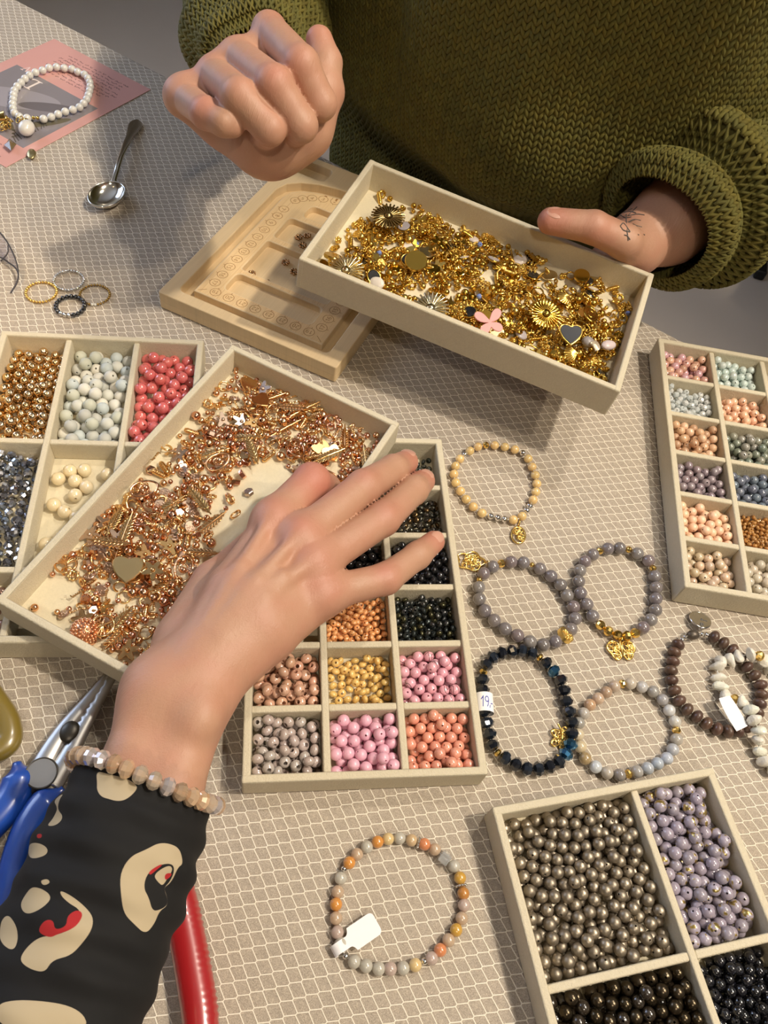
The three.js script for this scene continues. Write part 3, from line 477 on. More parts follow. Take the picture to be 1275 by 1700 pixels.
{ // white stone chips
  reseed(44); const wm = vary([0.72, 0.69, 0.60], 4, 0.08, (c) => std(c, 0.45, 0, { clearcoat: 0.2 }));
  const chips = []; for (let i = 0; i < 6; i++) { const g = new THREE.IcosahedronGeometry(3.4 * MM, 2), p = g.attributes.position; const o = rnd() * 9; for (let j = 0; j < p.count; j++) { const v = V3(p.getX(j), p.getY(j), p.getZ(j)); const k = 1 + 0.42 * noise3(v.x * 380 + o, v.y * 380, v.z * 380 + o); p.setXYZ(j, v.x * k * 1.25, v.y * k * 0.72, v.z * k); } g.computeVertexNormals(); chips.push(g); }
  const b = () => ({ g: chips[Math.floor(rnd() * 6)], m: wm[Math.floor(rnd() * 4)], w: 5.1, name: 'stone_chip', r: 3.2, spin: rnd() * 6 }), s = { g: ballGeo(3.1, 0.9, 2.5, 10, 5, true), m: goldSoft, w: 5, name: 'gold_bead', r: 3.1 };
  const seq = []; for (let i = 0; i < 32; i++) seq.push([4, 17, 27].includes(i) ? s : b());
  const r = bracelet('bracelet', 'white stone chip bracelet with gold beads and blank white tag', [[206.4, -227.6], [214.4, -231.5], [222.4, -233.9], [229, -234.4], [236, -233], [243.2, -229.4], [250.4, -219.9], [253.4, -206.3], [248.4, -190], [239.6, -176.2], [231.2, -171], [228.1, -178.1], [226.8, -182.9], [223.6, -190.4], [220.8, -195.9], [219.8, -201], [215.7, -206.8], [208.3, -209.4], [207, -216.3], [206, -222.9]], (p) => (p[0] > 217 && p[1] > -237 && p[1] < -186 && p[0] < 236 ? 10.5 : 4.5), seq);
  const tg = new THREE.Shape(); tg.moveTo(-4, -9); tg.lineTo(4, -9); tg.quadraticCurveTo(5.4, 0, 4, 9); tg.lineTo(-3, 10); tg.quadraticCurveTo(-5, 4, -4, -9);
  const g = new THREE.ExtrudeGeometry(tg, { depth: 0.25, bevelEnabled: false }); g.rotateX(-Math.PI / 2); g.scale(MM, MM, MM);
  const m = part('tag', g, paper, r.t); m.position.copy(V(211 - r.ctr[0], 9.2, -196 - r.ctr[1])); m.rotation.set(0.15, 0.6, -0.1);
}
{
  const col = { py: [0.78, 0.58, 0.28], w: [0.76, 0.72, 0.62], tan: [0.66, 0.47, 0.27], co: [0.74, 0.28, 0.12], pp: [0.78, 0.58, 0.40], am: [0.66, 0.38, 0.07], br: [0.56, 0.25, 0.06], pk: [0.76, 0.60, 0.52], or: [0.74, 0.32, 0.07] }, M = {};
  for (const k in col) M[k] = agateM(col[k], k === 'w' || k === 'pk' || k === 'pp' ? 0.4 : 0.15, 0.2);
  const L = [[35.9, -94.3, 'py'], [41.4, -95.8, 'w'], [47.2, -96, 'tan'], [50.7, -95.6, 'S'], [53.7, -95.5, 'co'], [59.1, -94.2, 'pp'], [64.4, -91.4, 'Q'], [69.4, -88.6, 'w'], [72.8, -84, 'am'], [73.9, -80.7, 'S'], [75.2, -77.6, 'br'], [76.2, -72.6, 'pk'], [75.8, -66.9, 'pp'], [73.8, -61.6, 'am'], [70.9, -56.8, 'pp'], [67.6, -52.1, 'co'], [64.2, -48.1, 'pk'], [61.1, -46.3, 's'], [57.3, -44.1, 'py'], [52.1, -41.9, 'w'], [46.5, -40.5, 'pk'], [41.3, -39.6, 'w'], [35.6, -39.6, 'w'], [30, -40.2, 'w'], [25.9, -41.7, 's'], [22.7, -45.9, 'w'], [20.3, -50.2, 'pk'], [18.4, -55.7, 'pp'], [17.2, -61.3, 'or'], [16.9, -66.6, 'pp'], [17, -72.6, 'w'], [17.8, -76.8, 's'], [19.6, -80, 'or'], [22.5, -84.4, 'pp'], [26.5, -88.6, 'w'], [31.1, -91.9, 'or']];
  const t = thing('bracelet', 'white, peach and orange stone bead bracelet with blank white tag, near the front', 'bracelet');
  const c = [46, -68]; t.position.copy(V(c[0], 0, c[1]));
  const P = L.map((p) => V(p[0] - c[0], 3.1, p[1] - c[1])); part('cord', new THREE.TubeGeometry(new THREE.CatmullRomCurve3(P, true), 120, 0.4 * MM, 5, true), std([0.7, 0.68, 0.62], 0.6), t);
  const cube = rbox(5.2, 5.2, 5.2, 0.7);
  L.forEach((p, i) => {
    const tan = P[(i + 1) % P.length].clone().sub(P[(i + P.length - 1) % P.length]).normalize();
    const [g, m, n] = p[2] === 'S' ? [spacerG, silver, 'spacer'] : p[2] === 's' ? [smallG, silver, 'spacer'] : p[2] === 'Q' ? [cube, std([0.85, 0.86, 0.86], 0.08, 0, { transmission: 0.7, thickness: 0.005, ior: 1.5, clearcoat: 1 }), 'cube_bead'] : [stone6, M[p[2]], 'bead'];
    const o = part(n, g, m, t); o.position.copy(P[i]); o.quaternion.setFromUnitVectors(V3(0, 1, 0), tan);
  });
  const s = new THREE.Shape(); const W = 5.1; s.moveTo(-2.4, 0); s.lineTo(-2.4, 4); s.quadraticCurveTo(-2.4, 5.5, -W, 6.2); s.lineTo(-W, 17); s.quadraticCurveTo(-W, 19.6, -2.6, 19.6); s.lineTo(2.6, 19.6); s.quadraticCurveTo(W, 19.6, W, 17); s.lineTo(W, 6.2); s.quadraticCurveTo(2.4, 5.5, 2.4, 4); s.lineTo(2.4, 0);
  const g = new THREE.ExtrudeGeometry(s, { depth: 0.25, bevelEnabled: false, curveSegments: 8 }); g.rotateX(-Math.PI / 2); g.scale(MM, MM, MM);
  const loop = new THREE.CylinderGeometry(3.4 * MM, 3.4 * MM, 4.8 * MM, 20, 1, true); loop.rotateZ(Math.PI / 2); loop.translate(0, -1.4 * MM, 0.4 * MM);
  const tag = part('tag', merge([g, loop]), std([0.86, 0.85, 0.86], 0.55, 0, { side: THREE.DoubleSide }), t); tag.userData.label = 'blank white paper tag looped round the cord';
  tag.position.copy(V(22.6 - c[0], 4.8, -44.4 - c[1])); tag.rotation.set(-0.02, -0.83, 0);
}
// stretch rings: standing on edge of their beads
function ring(label, x, z, R, n, br, mats, y) {
  const t = thing('beaded_ring', label, 'ring'); t.position.copy(V(x, 0, z));
  const g = ballGeo(br, br * 0.25, br * 0.9, 14, 7);
  for (let i = 0; i < n; i++) { const a = i / n * 6.283; const m = part('bead', g, typeof mats === 'function' ? mats(i) : mats, t); m.position.copy(V(R * Math.cos(a), br + 0.2 + (y || 0), R * Math.sin(a))); m.quaternion.setFromUnitVectors(V3(0, 1, 0), V3(-Math.sin(a), 0, Math.cos(a))); }
  return t;
}
ring('small ring of gold beads beside the black ring', -269.1, -403.8, 10.3, 30, 1.1, gold);
ring('small ring of silver beads behind the black ring', -256.1, -421, 10.3, 32, 1.0, silver);
ring('small ring of dull gold beads with one white bead', -234, -412.6, 10.2, 32, 1.0, (i) => (i === 6 || i === 7 ? std([0.8, 0.78, 0.7], 0.4) : std([0.45, 0.30, 0.10], 0.25, 1)));
ring('small ring of black beads with silver accent beads', -244.9, -396.2, 9.6, 20, 1.7, (i) => (i >= 4 && i <= 6 ? silver : gloss([0.012, 0.012, 0.014], 0.1)));

// ---------- card with pearl bracelet ----------
{
  const a = [-396, -728], b = [-287, -680.5], w = 119, h = 164, ang = Math.atan2(-(b[1] - a[1]), b[0] - a[0]);
  const cv = document.createElement('canvas'); cv.width = 720; cv.height = 992; const x = cv.getContext('2d');
  x.fillStyle = '#dba59c'; x.fillRect(0, 0, 720, 992);
  // printed photograph
  x.fillStyle = '#8d8689'; x.fillRect(70, 330, 590, 500);
  x.fillStyle = '#a39ca0'; x.beginPath(); x.ellipse(300, 560, 240, 90, -0.5, 0, 6.3); x.fill(); x.fillStyle = '#746d70'; x.beginPath(); x.ellipse(480, 500, 150, 40, -0.6, 0, 6.3); x.fill();
  x.fillStyle = '#6d6756'; x.beginPath(); x.ellipse(580, 600, 26, 120, 0.5, 0, 6.3); x.fill(); x.beginPath(); x.ellipse(430, 730, 22, 90, -1.2, 0, 6.3); x.fill();
  x.strokeStyle = '#55504a'; x.lineWidth = 5; for (let i = 0; i < 12; i++) { x.beginPath(); x.moveTo(600, 820 - i * 18); x.lineTo(560 - (i % 3) * 20, 800 - i * 20); x.stroke(); x.beginPath(); x.arc(556 - (i % 3) * 20, 798 - i * 20, 8, 0, 6.3); x.fillStyle = '#55504a'; x.fill(); }
  x.fillStyle = '#f3e6e2'; x.font = '130px serif'; x.save(); x.translate(250, 400); x.rotate(Math.PI); x.fillText('D', -50, 40); x.restore();
  x.fillStyle = '#eecfc8'; x.font = '90px serif'; x.save(); x.translate(170, 330); x.rotate(Math.PI); x.fillText('w', -20, 30); x.restore();
  reseed(4); x.strokeStyle = '#8f6a68'; x.lineWidth = 4;   // unreadable small print
  const lines = (y0, n, x0, x1) => { for (let i = 0; i < n; i++) { let q = x0 + rr(0, 60); const y = y0 + i * 24; while (q < x1 - rr(0, 80)) { const l = rr(14, 52); x.beginPath(); x.moveTo(q, y); for (let s = 0; s < l; s += 5) x.lineTo(q + s, y + rr(-5, 5)); x.stroke(); q += l + 12; } } };
  lines(70, 9, 150, 640); lines(880, 4, 120, 620);
  const tx = new THREE.CanvasTexture(cv); tx.colorSpace = THREE.SRGBColorSpace;
  const g = rbox(w, 0.35, h, 0.1, 1); { const p = g.attributes.position, uv = g.attributes.uv; for (let i = 0; i < p.count; i++) uv.setXY(i, p.getX(i) / MM / w + 0.5, 0.5 - p.getZ(i) / MM / h); }
  const m = single('greeting_card', g, std([1, 1, 1], 0.22, 0, { map: tx, clearcoat: 0.6, clearcoatRoughness: 0.12 }), 'glossy pink printed card with a grey plant photograph, under the pearl bracelet', 'card');
  const u = V3(Math.cos(ang), 0, -Math.sin(ang)), v = V3(Math.sin(ang), 0, Math.cos(ang));
  m.position.copy(V(a[0], 0.45, a[1]).addScaledVector(u, w / 2 * MM).addScaledVector(v, h / 2 * MM)); m.rotation.y = ang;
}
{
  const pm = [std([0.78, 0.75, 0.68], 0.2, 0, { clearcoat: 1, clearcoatRoughness: 0.22, sheen: 0.5, sheenColor: lin(0.9, 0.85, 0.95) }), std([0.74, 0.72, 0.66], 0.22, 0, { clearcoat: 1, clearcoatRoughness: 0.1 })]; let k = 0;
  const pts = [[-356.2, -597], [-349.2, -597.9], [-343.7, -605], [-340.1, -611.5], [-335.1, -617.6], [-330.6, -622.5], [-328.8, -631.4], [-328.8, -639.7], [-330.9, -649.3], [-334.3, -660.7], [-339.4, -669.4], [-344.9, -674.8], [-351.2, -676.5], [-359.8, -679.5], [-367.3, -677.3], [-374.8, -676.3], [-379.4, -668.6], [-384.4, -662], [-387.5, -654.1], [-388.5, -645], [-388.9, -637.4], [-388.5, -629.1], [-384, -616.5], [-379.8, -606.1], [-374, -597], [-365, -593]];
  const its = Array.from({ length: 33 }, () => ({ g: ballGeo(3.3, 0.4, 3.3, 18, 9), m: pm[k++ % 2], w: 6.4 }));
  its.unshift({ g: ballGeo(1.6, 0.5, 1.4, 12, 6), m: gold, w: 3, name: 'gold_bead' }); its.push({ g: ballGeo(1.6, 0.5, 1.4, 12, 6), m: gold, w: 3, name: 'gold_bead' });
  const r = bracelet('pearl_bracelet', 'white pearl bracelet with gold chain tassel and pearl drop on the pink card', pts, 4.2, its);
  const at = (n, g, m, x, y, z) => { const q = part(n, g, m, r.t); q.position.copy(V(x - r.ctr[0], y, z - r.ctr[1])); return q; };
  const dr = new THREE.SphereGeometry(6.2 * MM, 20, 14); dr.scale(1, 0.95, 1.25); at('pearl_drop', dr, pm[0], -354.5, 6.8, -577);
  at('drop_cap', ballGeo(2, 0.6, 1.4, 12, 6), gold, -358.5, 8, -585.5);
  reseed(3); for (let i = 0; i < 16; i++) { const g = jumpRing(rr(1.6, 2.6)); const q = at('chain_link', g, gold, -368.5 + rr(-9, 7), 2.5 + rr(0, 5), -580 + rr(-9, 10)); q.rotation.set(rnd() * 3, rnd() * 3, 0); }
  const br = new THREE.OctahedronGeometry(6 * MM, 0); br.scale(0.8, 0.5, 1.4); at('crystal_drop', br, std([0.35, 0.25, 0.12], 0.08, 0, { transmission: 0.6, thickness: 0.005, clearcoat: 1 }), -359, 4, -555).rotation.y = 0.5;
  const lf = new THREE.SphereGeometry(4.5 * MM, 12, 8); lf.scale(0.8, 0.35, 1.5); at('leaf_charm', lf, std([0.55, 0.45, 0.22], 0.3, 0.9), -340, 2.6, -551).rotation.y = 0.4;
  const cn = new THREE.CylinderGeometry(1.5 * MM, 5 * MM, 11 * MM, 18); cn.rotateX(Math.PI / 2); cn.rotateY(-1.1); at('tassel_cap', cn, gold, -382, 6, -584);
}
{ // spoon
  const t = thing('teaspoon', 'shiny silver teaspoon lying on the tablecloth beside the card', 'spoon');
  const H0 = [-281.1, -629.3], H1 = [-264.9, -529], c = [-264.5, -519]; t.position.copy(V(c[0], 0, c[1]));
  const chrome = std([0.86, 0.82, 0.74], 0.14, 1), n = 40, pos = [], idx = [];
  const dx = H1[0] - H0[0], dz = H1[1] - H0[1], L = Math.hypot(dx, dz), ux = dx / L, uz = dz / L;
  for (let i = 0; i <= n; i++) {
    const s = i / n, w = s < 0.08 ? 6 * Math.sqrt(Math.max(0.02, 1 - ((0.08 - s) / 0.08) ** 2)) : s < 0.3 ? 6 - 2.6 * smooth(0.08, 0.32, s) : 3.4 - 1.2 * smooth(0.3, 0.7, s) + 0.9 * smooth(0.9, 1, s), y = 1.4 + 6.5 * Math.sin(Math.PI * Math.pow(s, 1.6)) * 0.9 + 2.2 * smooth(0.8, 1, s), th = 0.9 + 1.2 * smooth(0.2, 0.8, s);
    for (let k = 0; k < 10; k++) { const a = k / 10 * 6.283, q = w * Math.cos(a), e = th * Math.sin(a) - (Math.abs(Math.cos(a)) > 0.6 ? 0 : 0.25 * Math.sign(Math.sin(a))); pos.push((H0[0] + ux * L * s - uz * q - c[0]) * MM, (y + e) * MM, (H0[1] + uz * L * s + ux * q - c[1]) * MM); }
  }
  for (let i = 0; i < n; i++) for (let k = 0; k < 10; k++) { const a = i * 10 + k, b = i * 10 + (k + 1) % 10; idx.push(a, b, a + 10, b, b + 10, a + 10); }
  for (const [o, f] of [[0, 1], [n * 10, 0]]) for (let k = 1; k < 9; k++) idx.push(...(f ? [o, o + k + 1, o + k] : [o, o + k, o + k + 1]));
  const g = new THREE.BufferGeometry(); g.setAttribute('position', new THREE.Float32BufferAttribute(pos, 3)); g.setIndex(idx); g.computeVertexNormals();
  part('handle', g, chrome, t);
  const bp = []; for (let i = 0; i <= 14; i++) { const a = i / 14 * 1.35; bp.push(new THREE.Vector2(13.2 * Math.sin(a) / Math.sin(1.35), 7.4 - 7.2 * Math.cos(a * 1.16))); } const rim = bp[14]; for (let i = 14; i >= 0; i--) bp.push(new THREE.Vector2(Math.max(0, bp[i].x - 0.5 * (i / 14)), bp[i].y + 0.9));
  const bg = new THREE.LatheGeometry(bp, 40); bg.scale(MM, MM, 1.32 * MM); const p = bg.attributes.position; bg.rotateY(-0.16);
  part('bowl', bg, chrome, t).position.copy(V(1, 0.3, 3.5));
}
// ---------- wooden bead board ----------
{
  const W = 140, L = 206, th = 14;
  const e = V3(0.954, 0, 0.30).normalize(); const yaw = -Math.atan2(e.z, e.x) + 0.052;
  const t = thing('bead_board', 'pale wooden bead measuring board with engraved numbers and recessed compartments', 'board');
  t.rotation.y = yaw; const ux = V3(Math.cos(yaw), 0, -Math.sin(yaw)), uz = V3(Math.sin(yaw), 0, Math.cos(yaw));
  t.position.copy(V(-187.6, 0.5, -415.4).addScaledVector(ux, W / 2 * MM).addScaledVector(uz, -L / 2 * MM));
  const g1 = tileNoise(256, [3, 8, 20], 21), g2 = tileNoise(256, [128, 64], 22);
  const wn = noiseTex(256, (u, v, x, y) => { const str = g1[((y >> 5) * 256 + x) % 65536] * 0.6 + g2[((y >> 3) * 256 + x) % 65536] * 0.4; const line = 0.9 + 0.1 * Math.sin(x * 0.9 + 5 * g1[(y >> 4) * 256 + x]); const q = 0.84 + 0.2 * (str - 0.5) + 0.06 * (line - 0.9); return [q, q * 0.97, q * 0.92]; });
  wn.repeat.set(0.35, 0.12);
  const wood = std([0.80, 0.62, 0.38], 0.5, 0, { map: wn }), wood2 = std([0.84, 0.65, 0.40], 0.5, 0, { map: wn });
  const rrect = (P, x0, x1, z0, z1, r) => { P.moveTo(x0 + r, z0); P.lineTo(x1 - r, z0); P.quadraticCurveTo(x1, z0, x1, z0 + r); P.lineTo(x1, z1 - r); P.quadraticCurveTo(x1, z1, x1 - r, z1); P.lineTo(x0 + r, z1); P.quadraticCurveTo(x0, z1, x0, z1 - r); P.lineTo(x0, z0 + r); P.quadraticCurveTo(x0, z0, x0 + r, z0); return P; };
  const ext = (sh, y0, h, bev = 0.8) => { const g = new THREE.ExtrudeGeometry(sh, { depth: (h - 2 * bev) * MM, bevelEnabled: true, bevelThickness: bev * MM, bevelSize: bev * MM, bevelOffset: -bev * MM, bevelSegments: 2, curveSegments: 10 }); g.rotateX(-Math.PI / 2); g.translate(0, (y0 + bev) * MM, 0); const q = g.toNonIndexed(); return uvMetres(q, 40); };
  const S = (P) => { const sc = (c) => { for (const k of ['v0', 'v1', 'v2']) if (c[k]) c[k].multiplyScalar(MM); }; P.curves.forEach(sc); P.currentPoint.multiplyScalar(MM); return P; };
  // shape y runs away from the viewer: y = -z
  const rectS = (x0, x1, y0, y1, r) => rrect(new THREE.Shape(), x0 * MM, x1 * MM, y0 * MM, y1 * MM, r * MM), rectP = (x0, x1, y0, y1, r) => rrect(new THREE.Path(), x0 * MM, x1 * MM, y0 * MM, y1 * MM, r * MM);
  const X = (u) => u - W / 2, Y = (v) => v - L / 2;
  part('base_panel', ext(rectS(X(0), X(W), Y(0), Y(L), 2), 0, 6.5, 0.6), wood, t);
  // frame with a sunk middle and an upper recess
  const fr = rectS(X(0), X(W), Y(0), Y(L), 2);
  const dip = new THREE.Path(); { const p = [X(11) * MM, X(W - 11) * MM, Y(9) * MM, Y(150) * MM]; dip.moveTo(p[0] + 5 * MM, p[2]); dip.lineTo(p[1] - 5 * MM, p[2]); dip.quadraticCurveTo(p[1], p[2], p[1], p[2] + 5 * MM); dip.lineTo(p[1], p[3]); dip.bezierCurveTo(p[1], p[3] + 40 * MM, p[0], p[3] + 40 * MM, p[0], p[3]); dip.lineTo(p[0], p[2] + 5 * MM); dip.quadraticCurveTo(p[0], p[2], p[0] + 5 * MM, p[2]); }
  fr.holes.push(dip, rectP(X(9), X(38), Y(180), Y(199), 6), rectP(X(102), X(131), Y(180), Y(199), 6));
  part('frame', ext(fr, 5.9, th - 5.9, 0.7), wood, t);
  // plateau with arch top and four compartments
  const pl = new THREE.Shape(); { const a = X(19) * MM, b = X(W - 19) * MM, c = Y(16) * MM, d = Y(146) * MM; pl.moveTo(a, c); pl.lineTo(b, c); pl.lineTo(b, d); pl.bezierCurveTo(b, d + 33 * MM, a, d + 33 * MM, a, d); pl.lineTo(a, c); }
  pl.holes.push(rectP(X(35), X(105), Y(29), Y(49), 5), rectP(X(35), X(105), Y(54), Y(93), 3), rectP(X(36), X(104), Y(99), Y(127), 5), rectP(X(43), X(97), Y(133), Y(150), 6));
  const plate = part('number_plate', ext(pl, 5.9, 6.4, 0.7), wood2, t);
  // engraved numbers in circles along the plate edge: burnt print on a thin veneer
  const cv = document.createElement('canvas'); cv.width = 1020; cv.height = 1500; const x = cv.getContext('2d'); const K = 10;
  x.fillStyle = '#e2c290'; x.fillRect(0, 0, 1020, 1500); reseed(77);
  for (let i = 0; i < 900; i++) { x.fillStyle = `rgba(${rnd() < 0.5 ? '150,105,55' : '230,195,140'},0.09)`; const xx = rnd() * 1020, w = rr(2, 5); x.fillRect(xx, rnd() * 1500, w, rr(150, 900)); }
  x.strokeStyle = '#9a6a36'; x.fillStyle = '#9a6a36'; x.lineWidth = 4; x.textAlign = 'center'; x.textBaseline = 'middle';
  const mark = (u, v, s, rot) => { const px = (u - 19) * K, py = 1500 - (v - 16) * K; x.save(); x.translate(px, py); x.rotate(rot); x.beginPath(); x.arc(0, 0, 38, 0, 6.3); x.stroke(); x.font = '46px sans-serif'; x.fillText(s, 0, 2); x.beginPath(); x.moveTo(0, 38); x.lineTo(0, 52); x.stroke(); x.restore(); };
  ['19', '20', '21', '22', '23', '21', '20', '19'].forEach((s, i) => mark(32.5 + i * 10.7, 22.5, s, Math.PI));
  ['17', '16', '15', '14', '13', '12', '11', '10', '9', '8', '7'].forEach((s, i) => { mark(27, 31 + i * 10.2, s, Math.PI / 2); mark(113, 31 + i * 10.2, s, -Math.PI / 2); });
  ['6', '5', '4', '3', '2', '1'].forEach((s, i) => { const a = 2.9 - i * 0.25; mark(70 + 42 * Math.cos(a), 142 + 24 * Math.sin(a), s, 0); mark(70 - 42 * Math.cos(a), 142 + 24 * Math.sin(a), s, 0); });
  x.beginPath(); x.moveTo(20, 1480); x.lineTo(70, 1440); x.moveTo(1000, 1480); x.lineTo(950, 1440); x.stroke();
  const tx = new THREE.CanvasTexture(cv); tx.colorSpace = THREE.SRGBColorSpace; tx.anisotropy = 4;
  const vs = new THREE.Shape(); { const a = X(20) * MM, b = X(W - 20) * MM, c = Y(17) * MM, d = Y(146) * MM; vs.moveTo(a, c); vs.lineTo(b, c); vs.lineTo(b, d); vs.bezierCurveTo(b, d + 31.5 * MM, a, d + 31.5 * MM, a, d); vs.lineTo(a, c); }
  vs.holes.push(rectP(X(34), X(106), Y(28), Y(50), 5.6), rectP(X(34), X(106), Y(53), Y(94), 3.5), rectP(X(35), X(105), Y(98), Y(128), 5.6), rectP(X(42), X(98), Y(132), Y(151), 6.5));
  const vg = new THREE.ExtrudeGeometry(vs, { depth: 0.12 * MM, bevelEnabled: false, curveSegments: 12 }); vg.rotateX(-Math.PI / 2); vg.translate(0, 12.25 * MM, 0);
  { const p = vg.attributes.position, uv = vg.attributes.uv; for (let i = 0; i < p.count; i++) uv.setXY(i, (p.getX(i) / MM - X(19)) / 102, (-p.getZ(i) / MM - Y(16)) / 150); }
  part('number_scale', vg, std([1, 1, 1], 0.5, 0, { map: tx }), plate);
  // daisy spacers lying in the compartments
  const dg = (() => { const l = []; for (let i = 0; i < 7; i++) { const a = i / 7 * 6.283, g = new THREE.SphereGeometry(1.05 * MM, 8, 6); g.translate(2.3 * Math.cos(a) * MM, 0, 2.3 * Math.sin(a) * MM); l.push(g); } const q = new THREE.TorusGeometry(1.5 * MM, 0.8 * MM, 6, 16); q.rotateX(Math.PI / 2); l.push(q); return merge(l); })();
  const dm = std([0.52, 0.30, 0.14], 0.25, 1);
  reseed(9); for (const [px, pz, h] of [[-110.2, -513.6, 8.4], [-104.4, -517.3, 8.4], [-105.2, -505.1, 8.4], [-133.1, -461.3, 8.6], [-120, -454.9, 8.6], [-112.6, -481.7, 8.4], [-104.1, -473.4, 8.4], [-97.1, -448, 8.6]]) { const m = single('daisy_spacer', dg, dm, 'small rose-brass daisy spacer lying on the wooden bead board', 'spacer', 'daisy spacers on the bead board'); m.position.copy(V(px, h, pz)); m.rotation.set(rr(-0.25, 0.25), rnd() * 6, rr(-0.25, 0.25)); }
}
// ---------- pliers and ribbon ----------
{
  const sweep = (pts, rad, seg = 40, rs = 14, flat = 1, rib) => { // tapered tube with a flattened section
    const c = new THREE.CatmullRomCurve3(pts.map((p) => V(...p))), pos = [], idx = [];
    for (let i = 0; i <= seg; i++) { const s = i / seg, p = c.getPoint(s), tn = c.getTangent(s), sd = V3(-tn.z, 0, tn.x).normalize(), up = sd.clone().cross(tn).normalize().multiplyScalar(-1), r = rad(s) * MM; for (let k = 0; k < rs; k++) { const a = k / rs * 6.283, q = rib ? 1 + rib(s, a) : 1, v = p.clone().addScaledVector(sd, r * q * Math.cos(a)).addScaledVector(up, r * flat * q * Math.sin(a)); pos.push(v.x, v.y, v.z); } }
    for (let i = 0; i < seg; i++) for (let k = 0; k < rs; k++) { const a = i * rs + k, b = i * rs + (k + 1) % rs; idx.push(a, a + rs, b, b, a + rs, b + rs); }
    const n0 = pos.length / 3; for (const s of [0, 1]) { const p = c.getPoint(s); pos.push(p.x, p.y, p.z); } for (let k = 0; k < rs; k++) { idx.push(n0, k, (k + 1) % rs); idx.push(n0 + 1, seg * rs + (k + 1) % rs, seg * rs + k); }
    const g = new THREE.BufferGeometry(); g.setAttribute('position', new THREE.Float32BufferAttribute(pos, 3)); g.setIndex(idx); g.computeVertexNormals(); return g;
  };
  const blue = gloss([0.012, 0.075, 0.42], 0.3), red = gloss([0.36, 0.012, 0.015], 0.32), olive = gloss([0.20, 0.14, 0.02], 0.35), dark = std([0.10, 0.09, 0.075], 0.4, 0.8);
  const p = thing('pliers', 'long-nose pliers with blue handles and steel jaws beside the patterned sleeve', 'pliers');
  p.position.copy(V(-131, 0, -89)); const o = (l) => l.map(([x, y, z]) => [x + 131, y, z + 89]);
  const js = (s) => 9.2 - 6.2 * s;
  part('jaw', sweep(o([[-134, 6, -84], [-133.5, 6, -96], [-130.5, 6, -112], [-126, 6, -126], [-119.5, 6, -146]]), (s) => 6.6 - 4.4 * s, 40, 14, 0.7), steel, p);
  part('jaw', sweep(o([[-126, 6.5, -84], [-124, 6.5, -97], [-122.5, 6.5, -112], [-120.5, 6.5, -127], [-117.5, 6.5, -146]]), (s) => 5.6 - 3.6 * s, 40, 14, 0.7, (s, a) => (s > 0.35 && Math.cos(a) < -0.3 ? 0.14 * Math.sign(Math.sin(s * 150)) : 0)), steel, p);
  { const c = new THREE.CylinderGeometry(7 * MM, 7 * MM, 10.5 * MM, 32); const m = part('pivot', c, std([0.62, 0.60, 0.56], 0.35, 1), p); m.position.copy(V(-0.4, 5.6, 1)); const q = new THREE.TorusGeometry(7.1 * MM, 0.45 * MM, 6, 36); q.rotateX(Math.PI / 2); q.translate(0, 5.1 * MM, 0); part('pivot_groove', q, dark, m); const cu = new THREE.SphereGeometry(4.6 * MM, 18, 10); cu.scale(1, 0.5, 1.2); part('cutter', cu, dark, p).position.copy(V(3.8, 8.8, -21)); }
  part('shank', sweep(o([[-131, 5.5, -90], [-137, 5.5, -82], [-141, 5.5, -77]]), () => 5.6, 12, 12, 0.8), dark, p);
  part('shank', sweep(o([[-131, 5.5, -90], [-126.5, 5.5, -82], [-125.5, 5.5, -76]]), () => 5.6, 12, 12, 0.8), dark, p);
  part('handle', sweep(o([[-145.5, 7, -91], [-141.5, 7, -84], [-141, 7, -74], [-146, 7, -60], [-154, 7, -40], [-160, 7, -16]]), (s) => 2.2 + 5.6 * smooth(0, 0.22, s), 50, 16, 0.85), blue, p);
  part('handle', sweep(o([[-119.5, 7, -84], [-125, 7, -76], [-127.5, 7, -66], [-127, 7, -52], [-124, 7, -36], [-118, 7, -12]]), (s) => 2.2 + 5.4 * smooth(0, 0.2, s), 50, 16, 0.85), blue, p);
  const q = thing('pliers', 'pliers with a curved ribbed red handle partly under the patterned sleeve', 'pliers');
  q.position.copy(V(-50, 0, -40)); const o2 = (l) => l.map(([x, y, z]) => [x + 50, y, z + 40]);
  part('handle', sweep(o2([[-66, 8, -74], [-58, 8, -60], [-48, 8, -42], [-38, 8, -24], [-29, 8, -6], [-24, 8, 12], [-23, 8, 30]]), (s) => 4.6 + 3.2 * smooth(0, 0.35, s) - 1.6 * smooth(0.55, 1, s), 90, 18, 0.9, (s, a) => (Math.cos(a) > 0.55 ? 0 : 0) + (Math.cos(a) < -0.75 ? 0.05 * Math.sin(s * 260) : 0)), red, q);
  part('shank', sweep(o2([[-63, 8, -70], [-70, 8, -84], [-77, 8, -98]]), () => 4.2, 14, 12, 0.8), steel, q);
  const w = thing('pliers', 'olive-coloured tool handle at the left edge beside the blue pliers', 'pliers');
  w.position.copy(V(-160, 0, -92));
  part('handle', sweep([[-40, 7, 20], [-24, 7, 8], [-8, 7, 1], [3, 7, -3], [6, 7, -8], [2, 7, -16], [-10, 7, -26], [-30, 7, -40]], (s) => 6.4, 60, 16, 0.85), olive, w);
}
